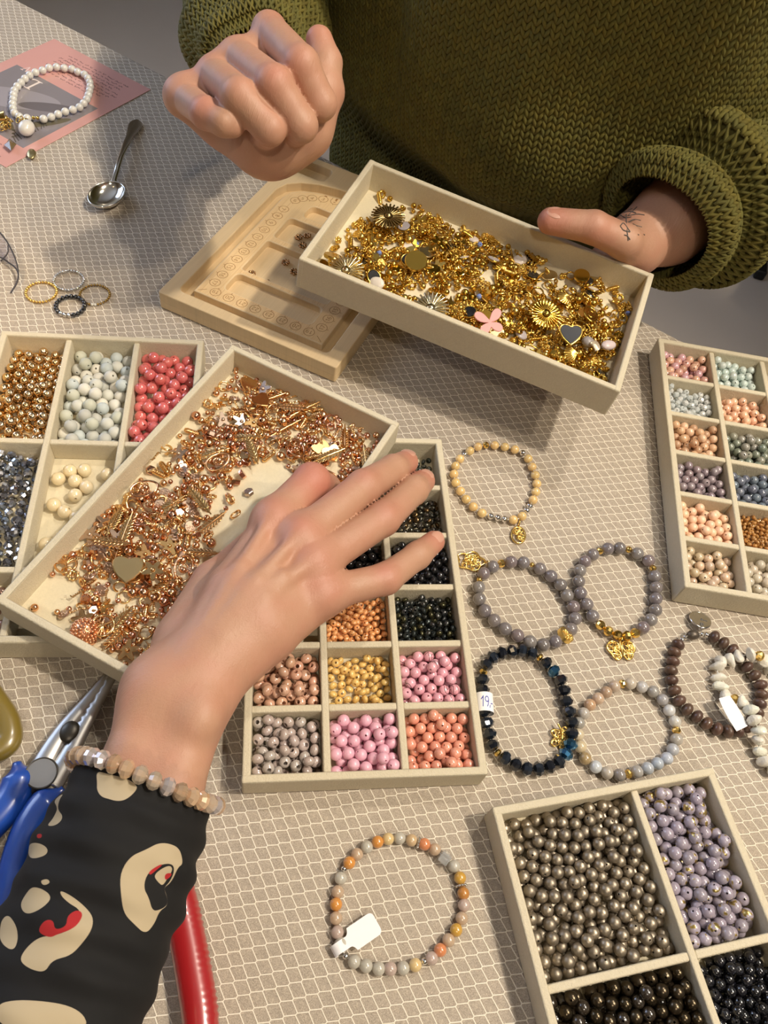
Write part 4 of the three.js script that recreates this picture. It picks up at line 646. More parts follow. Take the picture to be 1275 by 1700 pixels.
{ // sheer dark ribbon loop at the left edge
  const t = thing('organza_ribbon', 'sheer black organza ribbon curling at the left table side', 'ribbon');
  t.position.copy(V(-300, 0, -420));
  const a = [[-18, 12, -26], [-6, 11, -16], [5.5, 9, -3], [11, 6, 6], [13, 3.5, 14], [12, 1.2, 23]], b = [[-18, 4, -2], [-8.5, 4, -6], [-1, 4, -3], [7, 4.5, 2], [11.5, 4.2, 8], [13, 3.2, 14]];
  const ca = new THREE.CatmullRomCurve3(a.map((p) => V(...p))), cb = new THREE.CatmullRomCurve3(b.map((p) => V(...p))), pos = [], idx = [], n = 30;
  for (let i = 0; i <= n; i++) for (const c of [ca, cb]) { const p = c.getPoint(i / n); pos.push(p.x, p.y, p.z); }
  for (let i = 0; i < n; i++) { const q = i * 2; idx.push(q, q + 1, q + 2, q + 1, q + 3, q + 2); }
  const g = new THREE.BufferGeometry(); g.setAttribute('position', new THREE.Float32BufferAttribute(pos, 3)); g.setIndex(idx); g.computeVertexNormals();
  part('sheer_band', g, std([0.25, 0.22, 0.26], 0.8, 0, { transparent: true, opacity: 0.45, side: THREE.DoubleSide }), t);
  const dk = std([0.05, 0.045, 0.05], 0.7);
  part('edge_cord', new THREE.TubeGeometry(ca, 40, 0.55 * MM, 6), dk, t); part('edge_cord', new THREE.TubeGeometry(cb, 40, 0.55 * MM, 6), dk, t);
  part('edge_cord', tube([V(-4, 10, -13), V(-2.5, 8, -8), V(-6, 4.2, -2)], 0.5, 16), dk, t);
}
// measured poses (mm)
const SLEEVE = { a: [-73.3, 57.0, -83.4], b: [-81.3, 46.0, 18.3], ra: (s) => 29.5 + 3.5 * smooth(0, 0.3, s), rb: (s) => 26 + 2.5 * smooth(0, 0.3, s), print: [
  ['#b3a386', [[0.336, 0.038], [0.301, 0.04], [0.26, 0.036], [0.234, 0.049], [0.232, 0.068], [0.244, 0.111], [0.26, 0.124], [0.275, 0.124], [0.294, 0.125], [0.314, 0.103], [0.321, 0.081]]],
  ['#b3a386', [[0.197, 0.286], [0.175, 0.251], [0.148, 0.205], [0.1, 0.204], [0.088, 0.253], [0.101, 0.273], [0.091, 0.326], [0.105, 0.35], [0.093, 0.368], [0.083, 0.401], [0.1, 0.425], [0.098, 0.471], [0.115, 0.509], [0.145, 0.486], [0.168, 0.466], [0.187, 0.419], [0.203, 0.348]]],
  ['#0b0a0b', [[0.153, 0.324], [0.139, 0.284], [0.118, 0.266], [0.106, 0.276], [0.095, 0.324], [0.105, 0.35], [0.091, 0.375], [0.084, 0.398], [0.099, 0.421], [0.118, 0.432], [0.136, 0.393], [0.151, 0.371]]],
  ['#b3a386', [[0.139, 0.321], [0.128, 0.286], [0.116, 0.272], [0.106, 0.287], [0.106, 0.347], [0.125, 0.337]]],
  ['#a51f22', [[0.152, 0.317], [0.139, 0.284], [0.131, 0.276], [0.14, 0.31], [0.146, 0.325]]],
  ['#a51f22', [[0.118, 0.304], [0.104, 0.294], [0.102, 0.311], [0.109, 0.326]]],
  ['#b3a386', [[0.372, 0.524], [0.357, 0.476], [0.331, 0.466], [0.301, 0.48], [0.307, 0.525], [0.328, 0.556], [0.352, 0.552]]],
  ['#b3a386', [[0.335, 0.446], [0.32, 0.432], [0.312, 0.443], [0.325, 0.459]]],
  ['#b3a386', [[0.292, 0.454], [0.266, 0.462], [0.237, 0.481], [0.216, 0.504], [0.211, 0.543], [0.219, 0.594], [0.229, 0.633], [0.254, 0.659], [0.257, 0.701], [0.287, 0.704], [0.312, 0.69], [0.31, 0.643], [0.293, 0.607], [0.267, 0.59], [0.246, 0.562], [0.237, 0.516], [0.246, 0.493], [0.269, 0.485], [0.288, 0.47]]],
  ['#a51f22', [[0.299, 0.583], [0.29, 0.551], [0.276, 0.547], [0.269, 0.574], [0.252, 0.552], [0.26, 0.521], [0.25, 0.495], [0.236, 0.502], [0.236, 0.536], [0.246, 0.562], [0.264, 0.585], [0.273, 0.6], [0.295, 0.598]]],
  ['#b3a386', [[0.387, 0.576], [0.354, 0.595], [0.336, 0.635], [0.33, 0.673], [0.363, 0.667], [0.393, 0.644], [0.4, 0.604]]],
  ['#b3a386', [[0.313, 0.826], [0.286, 0.796], [0.244, 0.777], [0.201, 0.768], [0.171, 0.78], [0.157, 0.812], [0.195, 0.822], [0.206, 0.839], [0.295, 0.885]]],
  ['#b3a386', [[0.395, 0.141], [0.392, 0.173], [0.394, 0.205], [0.364, 0.223], [0.369, 0.263], [0.403, 0.27], [0.406, 0.231], [0.393, 0.197], [0.431, 0.176]]],
  ['#b3a386', [[0.449, 0.352], [0.397, 0.331], [0.36, 0.337], [0.358, 0.366], [0.391, 0.391], [0.435, 0.375]]],
  ['#a51f22', [[0.408, 0.306], [0.39, 0.299], [0.383, 0.313], [0.398, 0.32]]],
] };
const FIST = { idx: [[-122.8, 178.3, -469.5], [-94.6, 184.2, -428.8], [-82.0, 168.5, -423.6], [-90.3, 151.8, -438.2]], mid: [[-136.6, 169.6, -451.7], [-105.1, 179.9, -412.1], [-88.5, 164.0, -406.6], [-96.7, 147.5, -421.4]], rin: [[-147.7, 162.3, -441.1], [-121.7, 174.2, -403.7], [-103.9, 163.1, -398.3], [-111.1, 147.1, -413.8]], pin: [[-162.0, 151.4, -430.6], [-139.4, 162.5, -400.9], [-127.7, 163.3, -395.0], [-123.2, 161.8, -396.4]], thb: [[-95.4, 148.7, -431.9], [-87.2, 159.1, -454.1], [-89.0, 168.2, -467.2], [-95.2, 175.1, -477.3]], then: [-92.3, 146.4, -434.0], then2: [-87.5, 156.8, -454.3], heel: [-112.0, 140.7, -429.1], heel2: [-137.7, 141.1, -435.1], wrist: [-128.9, 125.5, -475.8], arm: [-181.2, 108.9, -618.9], nail: [-0.1, -0.5, -1.0], pnail: [-0.0, 0.8, 0.6], lo: [-213.2, 76.9, -650.9], hi: [-50.0, 216.2, -363.0] };
const HAND2 = { thb: [[133.5, 72.0, -495.2], [118.5, 86.9, -481.5], [94.7, 95.1, -477.5], [66.4, 93.3, -476.6]], arm: [[134.4, 72.0, -509.3], [153.6, 77.2, -527.3], [183.9, 85.4, -570.8], [218.9, 89.0, -628.7]], palm: [116.0, 47.0, -500.0], fing: [[[112, 40, -490], [92, 39, -484], [74, 41, -478], [58, 43.5, -474]], [[110, 40, -477], [92, 39, -469], [74, 41, -463], [58, 43.5, -459]], [[108, 40, -464], [92, 39, -454], [74, 41, -448], [58, 43.5, -444]], [[106, 40, -451], [92, 39, -439], [74, 41, -433], [58, 43.5, -429]]], out: [-0.211, 0.532, 0.82], nail: [-0.1, 0.9, 0.1],
  tattoo: [[[120.1, 90.6, -478.1], [118.2, 93.7, -482.6], [116.2, 97.2, -487.6], [114.6, 100.3, -492.1]], [[113.0, 95.3, -484.9], [114.5, 96.6, -486.8], [118.4, 94.9, -484.2], [120.1, 94.0, -482.9]], [[113.0, 95.3, -484.9], [115.5, 94.1, -483.2], [120.1, 94.0, -482.9]], [[116.8, 92.4, -480.7], [118.8, 92.3, -480.6], [121.2, 91.1, -478.8]], [[106.2, 101.1, -493.3], [110.4, 100.5, -492.4], [114.6, 100.3, -492.1]], [[108.2, 102.9, -495.8], [112.3, 102.3, -494.9], [116.4, 100.2, -491.9]], [[116.4, 100.2, -491.9], [119.8, 103.2, -496.3], [120.7, 104.1, -497.5]], [[115.9, 99.7, -491.3], [121.8, 101.2, -493.4], [127.0, 101.5, -493.8]], [[112.9, 100.8, -492.9], [117.7, 101.8, -494.3], [121.1, 101.5, -493.8]], [[110.8, 99.5, -490.9], [114.9, 98.9, -490.1], [118.5, 99.7, -491.2]], [[111.7, 102.2, -494.8], [115.1, 101.9, -494.4], [117.9, 103.0, -496.0]], [[117.5, 97.3, -487.8], [121.4, 99.0, -490.2], [125.3, 99.1, -490.3]], [[120.9, 97.0, -487.4], [124.2, 96.7, -486.9], [126.9, 96.7, -486.8]], [[102.6, 100.3, -492.1], [106.3, 100.9, -493.0], [109.0, 100.6, -492.5]], [[125.4, 93.6, -482.4], [125.8, 93.6, -482.4], [126.1, 93.5, -482.3]], [[129.2, 94.1, -483.1], [129.6, 94.0, -483.0], [129.9, 94.0, -483.0]]],
  lo: [18.0, -1.0, -668.7], hi: [258.9, 135.1, -389.0] };
const ARM_L = [[144.0, 82.6, -510.5], [185.8, 91.1, -572.0], [235.6, 107.3, -655.3], [303.7, 135.2, -797.8]], ARM_R = [[-143.6, 128.2, -520.2], [-183.2, 112.9, -659.9], [-222.6, 107.0, -844.8]];
const TORSO = (() => { const c = [58, 0, -724]; return { c, c0: [89, -60, -722], c1: [95, 330, -700], shR: [-70, 330, -760], shL: [250, 330, -640], lo: [-330, -220, -980], hi: [440, 500, -440] }; })();
function tubeS(pts, rad, a0 = 0, a1 = 6.2832) {
  const c = new THREE.CatmullRomCurve3(pts.map((p) => new THREE.Vector3(...p)));
  return (u, v) => { const q = clamp(v, 0, 1), p = c.getPoint(q), ax = c.getTangent(q), e1 = new THREE.Vector3(0, 1, 0).cross(ax).normalize(), e2 = ax.clone().cross(e1), a = a0 + (a1 - a0) * u, r = rad(v, a); return p.addScaledVector(ax, (v - q) * 100).addScaledVector(e1, r * Math.cos(a)).addScaledVector(e2, r * Math.sin(a)); };
}
const SWEATER = [
  [(u, v) => { // front of the body
    const ph = -1.9 + 3.8 * u, y = -60 + 320 * v; let k = 1.03 - (0.05 + 0.22 * smooth(-1.1, -0.3, ph)) * (1 - smooth(-10, 52, y)) - 0.03 * smooth(90, 220, y) + 0.07 * Math.exp(-(((y - 75) / 45) ** 2) - (((ph - 0.25) / 0.55) ** 2)) - 0.06 * Math.exp(-(((ph + 0.35) / 0.12) ** 2)) * smooth(20, 80, y);
    k += 0.02 * Math.sin(ph * 6 + y * 0.012) + 0.012 * Math.sin(ph * 13 + 1 - y * 0.02);
    const lean = 0.22 * Math.max(0, y - 40) - 6, s = 205 * k * Math.sin(ph), f = 150 * k * Math.cos(ph) + lean;
    return new THREE.Vector3(TORSO.c[0] + EDGE.u.x * s - EDGE.n.x * f, y, TORSO.c[2] + EDGE.u.z * s - EDGE.n.z * f);
  }, 122, 66, 1],
  [tubeS(ARM_L, (v, a) => { const w = v * 300; let r = 37 + 13 * smooth(-4, 12, w) - 10 * smooth(22, 36, w) + 24 * smooth(37, 56, w) - 13 * smooth(66, 86, w) + 30 * smooth(88, 190, w); return r + 1.5 * Math.sin(a * 3 + w * 0.05); }), 58, 58, 1],
  [tubeS(ARM_R, (v, a) => { const w = v * 280; return 27 + 9 * smooth(0, 12, w) + 13 * smooth(14, 46, w) + 10 * smooth(60, 180, w) + 2 * Math.sin(a * 4 + w * 0.04); }), 54, 46, 1],
];
// ---------- loose charms ----------
const CH = {};
{
  const mmg = (g) => g;
  const ex = (sh, d, b = 0.25, cs = 8) => { const g = new THREE.ExtrudeGeometry(sh, { depth: d - 2 * b, bevelEnabled: true, bevelThickness: b, bevelSize: b, bevelOffset: -b, bevelSegments: 1, curveSegments: cs }); g.translate(0, 0, -d / 2 + b); g.rotateX(-Math.PI / 2); g.scale(MM, MM, MM); return g; };
  const cyl = (r, h, s = 20, b = 0.3) => { const g = new THREE.LatheGeometry([[0, -h / 2], [r - b, -h / 2], [r, -h / 2 + b], [r, h / 2 - b], [r - b, h / 2], [0, h / 2]].map((p) => new THREE.Vector2(p[0] * MM, p[1] * MM)), s); const n = g.toNonIndexed(); n.computeVertexNormals(); return n; };
  const tor = (R, r, s = 20, a = 6) => { const g = new THREE.TorusGeometry(R * MM, r * MM, a, s); g.rotateX(Math.PI / 2); return g; };
  const sph = (r, x, y, z, k = 7) => { const g = new THREE.SphereGeometry(r * MM, k, k - 1); g.translate(x * MM, y * MM, z * MM); return g; };
  const circ = (s, x, y, r) => { const p = new THREE.Path(); p.absarc(x, y, r, 0, 6.2832); s.holes.push(p); };
  const heart = (k) => { const s = new THREE.Shape(); s.moveTo(0, -6 * k); s.bezierCurveTo(-9 * k, 0, -6 * k, 7.5 * k, 0, 4 * k); s.bezierCurveTo(6 * k, 7.5 * k, 9 * k, 0, 0, -6 * k); return s; };
  CH.ball2 = ballGeo(1.5, 0.5, 1.45, 14, 7); CH.ball3 = ballGeo(2.1, 0.6, 2, 16, 8); CH.ball4 = ballGeo(2.9, 0.8, 2.8, 18, 8);
  CH.rondelle = (() => { const l = [tor(2.0, 0.9, 18)]; for (let i = 0; i < 9; i++) l.push(sph(0.7, 2.7 * Math.cos(i * 0.698), 0, 2.7 * Math.sin(i * 0.698), 6)); return merge(l); })();
  CH.nut = (() => { const s = new THREE.Shape(); for (let i = 0; i < 6; i++) s[i ? 'lineTo' : 'moveTo'](2.9 * Math.cos(i * 1.047), 2.9 * Math.sin(i * 1.047)); s.closePath(); circ(s, 0, 0, 1.1); return ex(s, 2.6, 0.3, 5); })();
  CH.coin = (() => { const s = new THREE.Shape(); s.absarc(0, 0, 6, 0, 6.2832); circ(s, 4.3, 0, 0.75); return ex(s, 1.1, 0.3, 12); })();
  CH.coinWord = (() => { reseed(14); const P = []; for (let i = 0; i < 12; i++) P.push(V(-3.6 + i * 0.6, 0.6, rr(-0.5, 0.5) + (i % 2 ? 0.6 : -0.6))); return tube(P, 0.38, 36, 5); })();
  CH.dots = (() => { reseed(15); const l = [cyl(3.4, 1.4, 16)]; for (let i = 0; i < 14; i++) { const a = rnd() * 6.3, q = Math.sqrt(rnd()) * 2.6; l.push(sph(0.55, q * Math.cos(a), 0.7, q * Math.sin(a), 5)); } return merge(l); })();
  CH.feather = (() => { const s = new THREE.Shape(); s.moveTo(0, -11); for (let i = 0; i <= 9; i++) { const y = -9 + i * 2; const w = 3.2 * Math.sin(Math.PI * (0.15 + 0.82 * i / 9)); s.lineTo(w, y); s.lineTo(w * 0.7, y + 0.6); } s.lineTo(0, 11); for (let i = 9; i >= 0; i--) { const y = -9 + i * 2; const w = 3.2 * Math.sin(Math.PI * (0.15 + 0.82 * i / 9)); s.lineTo(-w * 0.7, y + 0.6); s.lineTo(-w, y); } const g = ex(s, 1, 0.2, 2), l = [g, tube([V(0, 0.4, 12), V(0, 0.7, 0), V(0, 0.4, -11)], 0.45, 10, 5)]; for (let i = 0; i < 8; i++) for (const q of [-1, 1]) l.push(tube([V(0, 0.45, 8 - i * 2), V(q * 1.4, 0.6, 7 - i * 2), V(q * 2.6, 0.4, 5.4 - i * 2)], 0.28, 4, 4)); return merge(l); })();
  CH.heart = (() => { const s = heart(1.05); circ(s, 3.4, 3.6, 0.8); return ex(s, 1.3, 0.35); })();
  CH.flower = (() => { const s = new THREE.Shape(); for (let i = 0; i <= 60; i++) { const a = i / 60 * 6.2832, r = 4.4 + 1.6 * Math.cos(5 * a); s[i ? 'lineTo' : 'moveTo'](r * Math.cos(a), r * Math.sin(a)); } return merge([ex(s, 0.9, 0.2), sph(1.3, 0, 0.4, 0, 8)]); })();
  CH.tree = (() => { const l = [tor(5.4, 0.7, 26)]; reseed(16); l.push(tube([V(0, 0, 5), V(0.2, 0, 1), V(0, 0, -2)], 0.7, 8, 5)); for (let i = 0; i < 9; i++) { const a = -Math.PI * (0.08 + 0.84 * i / 8); l.push(tube([V(0, 0, 0.5), V(2.2 * Math.cos(a), 0.2, 2.4 * Math.sin(a)), V(5.2 * Math.cos(a), 0, 5.2 * Math.sin(a))], 0.38, 6, 5)); } return merge(l); })();
  CH.hoop = (() => { const P = []; for (let i = 0; i < 20; i++) { const a = i / 20 * 6.283; P.push(V(7.5 * Math.cos(a), 0.5 * Math.sin(2 * a), 4.6 * Math.sin(a))); } return merge([tube(P, 0.65, 40, 6, true), sph(1.8, 1, 0.3, 0, 8), tor(2.4, 0.5, 14)]); })();
  CH.link = tor(3.1, 0.62, 18);
  CH.ringBig = merge([tor(5, 0.75, 24)]);
  CH.filball = (() => { const l = [new THREE.IcosahedronGeometry(6.4 * MM, 3)]; for (let i = 0; i < 130; i++) { const y = 1 - 2 * (i + 0.5) / 130, q = Math.sqrt(1 - y * y), a = i * 2.39996; l.push(sph(0.85, 6.4 * q * Math.cos(a), 6.4 * y, 6.4 * q * Math.sin(a), 6)); } return merge(l); })();
  CH.nugget = (() => { const l = [new THREE.IcosahedronGeometry(1.9 * MM, 1)]; for (let i = 0; i < 16; i++) { const y = 1 - 2 * (i + 0.5) / 16, q = Math.sqrt(1 - y * y), a = i * 2.39996; l.push(sph(0.8, 1.9 * q * Math.cos(a), 1.9 * y, 1.9 * q * Math.sin(a), 5)); } return merge(l); })();
  CH.bar = (() => { const l = [new THREE.CapsuleGeometry(1.5 * MM, 7 * MM, 4, 10)]; l[0].rotateX(Math.PI / 2); for (let i = 0; i < 6; i++) { const t = new THREE.TorusGeometry(1.5 * MM, 0.35 * MM, 5, 10); t.translate(0, 0, (-3 + i * 1.2) * MM); l.push(t); } return merge(l); })();
  CH.sun = (() => { const l = [cyl(7.6, 0.7, 28, 0.2)]; for (let i = 0; i < 26; i++) { const a = i / 26 * 6.2832; l.push(tube([V(2.4 * Math.cos(a), 0.5, 2.4 * Math.sin(a)), V(6 * Math.cos(a), 0.75, 6 * Math.sin(a)), V(8.9 * Math.cos(a), 0.3, 8.9 * Math.sin(a))], 0.5, 3, 5)); } l.push(sph(2.1, 0, 0.4, 0, 10)); return merge(l); })();
  CH.shell = (() => { const l = []; for (let i = 0; i < 9; i++) { const a = -0.95 + 1.9 * i / 8; l.push(tube([V(0, 0.3, 4.4), V(3.4 * Math.sin(a), 0.9, 4.4 - 4 * Math.cos(a)), V(7.4 * Math.sin(a), 0.2, 4.4 - 8.4 * Math.cos(a))], 0.85, 5, 6)); } l.push(sph(1.4, 0, 0.3, 4.4)); return merge(l); })();
  CH.bezel = (() => { const s = new THREE.Shape(); s.absarc(0, 0, 5, 0, 6.2832); return merge([ex(s, 1.5, 0.4, 14), tor(4.6, 0.65, 24)]); })();
  CH.enamel = (() => { const g = cyl(4.1, 0.5, 20, 0.15); g.translate(0, 0.75 * MM, 0); return g; })();
  CH.cab = (() => { const g = new THREE.SphereGeometry(4.2 * MM, 16, 10); g.scale(1, 0.5, 1.25); return g; })();
  CH.disc = cyl(5.6, 1.2, 26, 0.35);
  CH.star = (() => { const s = new THREE.Shape(); for (let i = 0; i < 10; i++) { const a = i * 0.6283, r = i % 2 ? 2.1 : 4.8; s[i ? 'lineTo' : 'moveTo'](r * Math.sin(a), r * Math.cos(a)); } s.closePath(); return ex(s, 1.2, 0.25, 2); })();
  CH.butterfly = (() => { const s = new THREE.Shape(); s.moveTo(0, -3); s.bezierCurveTo(3, -9, 9, -7, 7, -2.5); s.bezierCurveTo(6, -0.5, 3, 0, 1, 0.3); s.bezierCurveTo(9, 0.5, 11, 8, 6.5, 8.5); s.bezierCurveTo(3, 8.5, 1.4, 4, 0, 2); s.bezierCurveTo(-1.4, 4, -3, 8.5, -6.5, 8.5); s.bezierCurveTo(-11, 8, -9, 0.5, -1, 0.3); s.bezierCurveTo(-3, 0, -6, -0.5, -7, -2.5); s.bezierCurveTo(-9, -7, -3, -9, 0, -3); return ex(s, 1, 0.25, 8); })();
  CH.heartRim = (() => { const P = heart(1.25).getPoints(14).map((p) => V(p.x, 0, -p.y)); P.pop(); return tube(P, 0.6, 60, 6, true); })();
  CH.heartFill = ex(heart(1.18), 1, 0.2);
  CH.clover = (() => { const l = []; for (let i = 0; i < 4; i++) { const u = filigree(4.6, 4.6, 4, 90 + i); u.translate(0, 0, 3.1 * MM); u.rotateY(i * 1.5708); l.push(u); } return merge(l); })();
  CH.chain = (() => { const l = []; reseed(33); for (let i = 0; i < 16; i++) { const g = tor(rr(0.9, 1.5), 0.35, 10, 5); g.rotateX(rr(-1, 1)); g.rotateY(rnd() * 6); g.translate(rr(-4, 4) * MM, rr(-0.5, 1.6) * MM, rr(-4, 4) * MM); l.push(g); } return merge(l); })();
}
// spread charms of many kinds in a tray: kinds = [name, label, geo, mats, proxy radius, count, tilt, extra(obj)]
function spread(tray, kinds, sd, dens, where, fixed = []) {
  const list = []; for (const k of kinds) for (let i = 0; i < k.n; i++) list.push(k);
  reseed(sd); for (let i = list.length - 1; i > 0; i--) { const j = Math.floor(rnd() * (i + 1)); [list[i], list[j]] = [list[j], list[i]]; }
  const cell = tray.cell(), P = pack(cell, (i) => list[i].r, list.length, sd, { dens, hold: 0.04, top: 14, it: 110 });
  tray.g.updateMatrixWorld(); const qt = new THREE.Quaternion().setFromRotationMatrix(tray.g.matrixWorld);
  const put = (k, x, y, z, rx, ry, rz) => {
    let o;
    const mat = k.mats[Math.floor(rnd() * k.mats.length)];
    if (k.extra) { o = thing(k.name, k.label, k.cat || 'charm', k.group === null ? undefined : k.group || `${k.name.replace(/_/g, ' ')}s in ${where}`); part(k.base || 'plate', k.geo, mat, o); k.extra(o); } else o = single(k.name, k.geo, mat, k.label, k.cat || 'charm', k.group === null ? undefined : k.group || `${k.name.replace(/_/g, ' ')}s in ${where}`);
    o.position.set(x * MM, y * MM, z * MM).applyMatrix4(tray.g.matrixWorld);
    o.quaternion.copy(qt).multiply(new THREE.Quaternion().setFromEuler(new THREE.Euler(rx, ry, rz, 'ZXY'))); return o;
  };
  reseed(sd + 50);
  P.forEach((p, i) => { const k = list[i], t = k.tilt === undefined ? 0.5 : k.tilt; const tx = rr(-t, t), ty = rnd() * 6.283, tz = rr(-t, t); put(k, p[0], Math.max(p[1], 2.6 + (k.foot || 0.6) + Math.abs(Math.sin(tx) + Math.sin(tz)) * (k.half || 1.5)), p[2], tx, ty, tz); });
  for (const f of fixed) put(f.k, ...f.at);
}
{
  const rose = [std([0.87, 0.50, 0.28], 0.14, 1), std([0.90, 0.56, 0.30], 0.2, 1), std([0.84, 0.46, 0.30], 0.12, 1)], roseBright = [std([0.92, 0.62, 0.28], 0.16, 1), std([0.88, 0.54, 0.24], 0.2, 1)], dull = [std([0.58, 0.44, 0.35], 0.34, 1), std([0.64, 0.49, 0.38], 0.32, 1)];
  const word = (o) => { const m = part('engraved_word', CH.coinWord, roseBright[0], o); m.rotation.y = 0.5; };
  const L = (s) => `${s} loose in the rose-gold charm tray`;
  const K = [
    { name: 'tiny_metal_bead', label: L('tiny round rose-gold bead'), geo: CH.ball2, mats: rose, r: 1.5, n: 183, tilt: 3 },
    { name: 'small_metal_bead', label: L('small round rose-gold bead'), geo: CH.ball3, mats: rose, r: 2.1, n: 146, tilt: 3 },
    { name: 'large_metal_bead', label: L('larger polished rose-gold bead'), geo: CH.ball4, mats: rose, r: 2.9, n: 49, tilt: 3 },
    { name: 'ridged_spacer', label: L('ridged rose-gold ring spacer'), geo: CH.rondelle, mats: roseBright, r: 2.1, n: 104, tilt: 1.1 },
    { name: 'hexagon_bead', label: L('hexagonal rose-gold bead'), geo: CH.nut, mats: dull.concat(rose), r: 2.1, n: 44, tilt: 0.9 },
    { name: 'dotted_disc', label: L('small dotted disc charm'), geo: CH.dots, mats: dull, r: 2.0, n: 49, tilt: 0.7 },
    { name: 'word_coin', label: L('round flat tag with an engraved word'), geo: CH.coin, mats: dull, r: 3.2, n: 22, tilt: 0.3, extra: word },
    { name: 'feather_charm', label: L('golden feather charm'), geo: CH.feather, mats: roseBright, r: 3, n: 22, tilt: 0.25 },
    { name: 'heart_charm', label: L('flat heart charm'), geo: CH.heart, mats: roseBright, r: 3.2, n: 7, tilt: 0.3 },
    { name: 'flower_charm', label: L('flat five-petal flower charm'), geo: CH.flower, mats: dull.concat(roseBright), r: 2.8, n: 20, tilt: 0.4 },
    { name: 'tree_charm', label: L('openwork tree of life ring charm'), geo: CH.tree, mats: roseBright, r: 2.9, n: 8, tilt: 0.3 },
    { name: 'hoop_charm', label: L('open oval hoop charm'), geo: CH.hoop, mats: rose, r: 3, n: 11, tilt: 0.4 },
    { name: 'link_ring', label: L('plain open link ring'), geo: CH.link, mats: roseBright, r: 1.7, n: 56, tilt: 1 },
    { name: 'ridged_bar', label: L('ridged tube bead'), geo: CH.bar, mats: roseBright, r: 2, n: 32, tilt: 0.4 },
  ];
  // dense along the far long side and the top end, bare in the middle and the near corner
  const dens = (a, b) => { const near = b; let d = 0.12; d += 1.1 * Math.exp(-(((a - 0.25) / 0.24) ** 2)) * smooth(1.02, 0.86, near); d += 1.0 * Math.exp(-(((near - 0.10) / 0.15) ** 2)); d += 0.8 * Math.exp(-(((a - 0.55) / 0.25) ** 2 + ((near - 0.8) / 0.16) ** 2)); d *= 1 - 0.92 * Math.exp(-(((a - 0.55) / 0.16) ** 2 + ((near - 0.36) / 0.14) ** 2)); d *= 1 - 0.9 * Math.exp(-(((a - 0.12) / 0.14) ** 2 + ((near - 0.97) / 0.1) ** 2)); return d; };
  const big = { name: 'filigree_ball', label: 'large coppery filigree ball in the rose-gold charm tray', geo: CH.filball, mats: [std([0.80, 0.42, 0.24], 0.3, 1)], r: 7, group: null };
  const bigHeart = { name: 'heart_charm', label: 'largest plain gold heart charm in the rose-gold charm tray', geo: (() => { const g = CH.heart.clone(); g.scale(1.35, 1.1, 1.35); return g; })(), mats: [std([0.80, 0.60, 0.30], 0.28, 1)], r: 7, group: null };
  const kOf = (n) => K.find((k) => k.name === n), f = (n, x, z, y, ry, t = 0.1) => ({ k: kOf(n), at: [x, y, z, t, ry, -t] });
  spread(TRAY.B, K, 500, dens, 'the rose-gold charm tray', [{ k: big, at: [-16.5, 9.8, 95, 0.3, 0.2, 0.1] }, { k: bigHeart, at: [-19.9, 11, 55.9, 0.05, 0.5, -0.1] },
    f('word_coin', -44.6, -1, 14.8, 0.4), f('word_coin', -10.9, -16.6, 10.8, 0.5), f('word_coin', -18.5, 25.9, 12.8, 0.3), f('word_coin', -42.5, 64.3, 13.3, 0.2), f('word_coin', -31.4, 66.5, 14.3, 0.6), f('word_coin', -24, 78, 13.3, 2.4), f('word_coin', -3.9, 74, 11.8, 2.8), f('word_coin', -49.5, -10.5, 13.8, 1),
    f('feather_charm', -13.9, 0, 11.3, 1.2), f('feather_charm', -33.7, 37.9, 13.8, 0.3), f('feather_charm', -37, 49, 13.8, 2.0), f('feather_charm', -9, -47, 10.8, 0.9), f('feather_charm', 33, -64, 12.8, 2.6), f('tree_charm', -10.3, 88.6, 11.3, 2.6), f('flower_charm', -8, 50.3, 11.8, 0.3), f('hoop_charm', -19.6, -28, 10.8, 1.2), f('hoop_charm', -41.2, 11.6, 14.8, 0.9),
    f('word_coin', 4, -61.8, 11.8, 1.4), f('word_coin', 12, -88, 13.8, 0.4), f('word_coin', 36, -90, 12.8, 2)]);
}
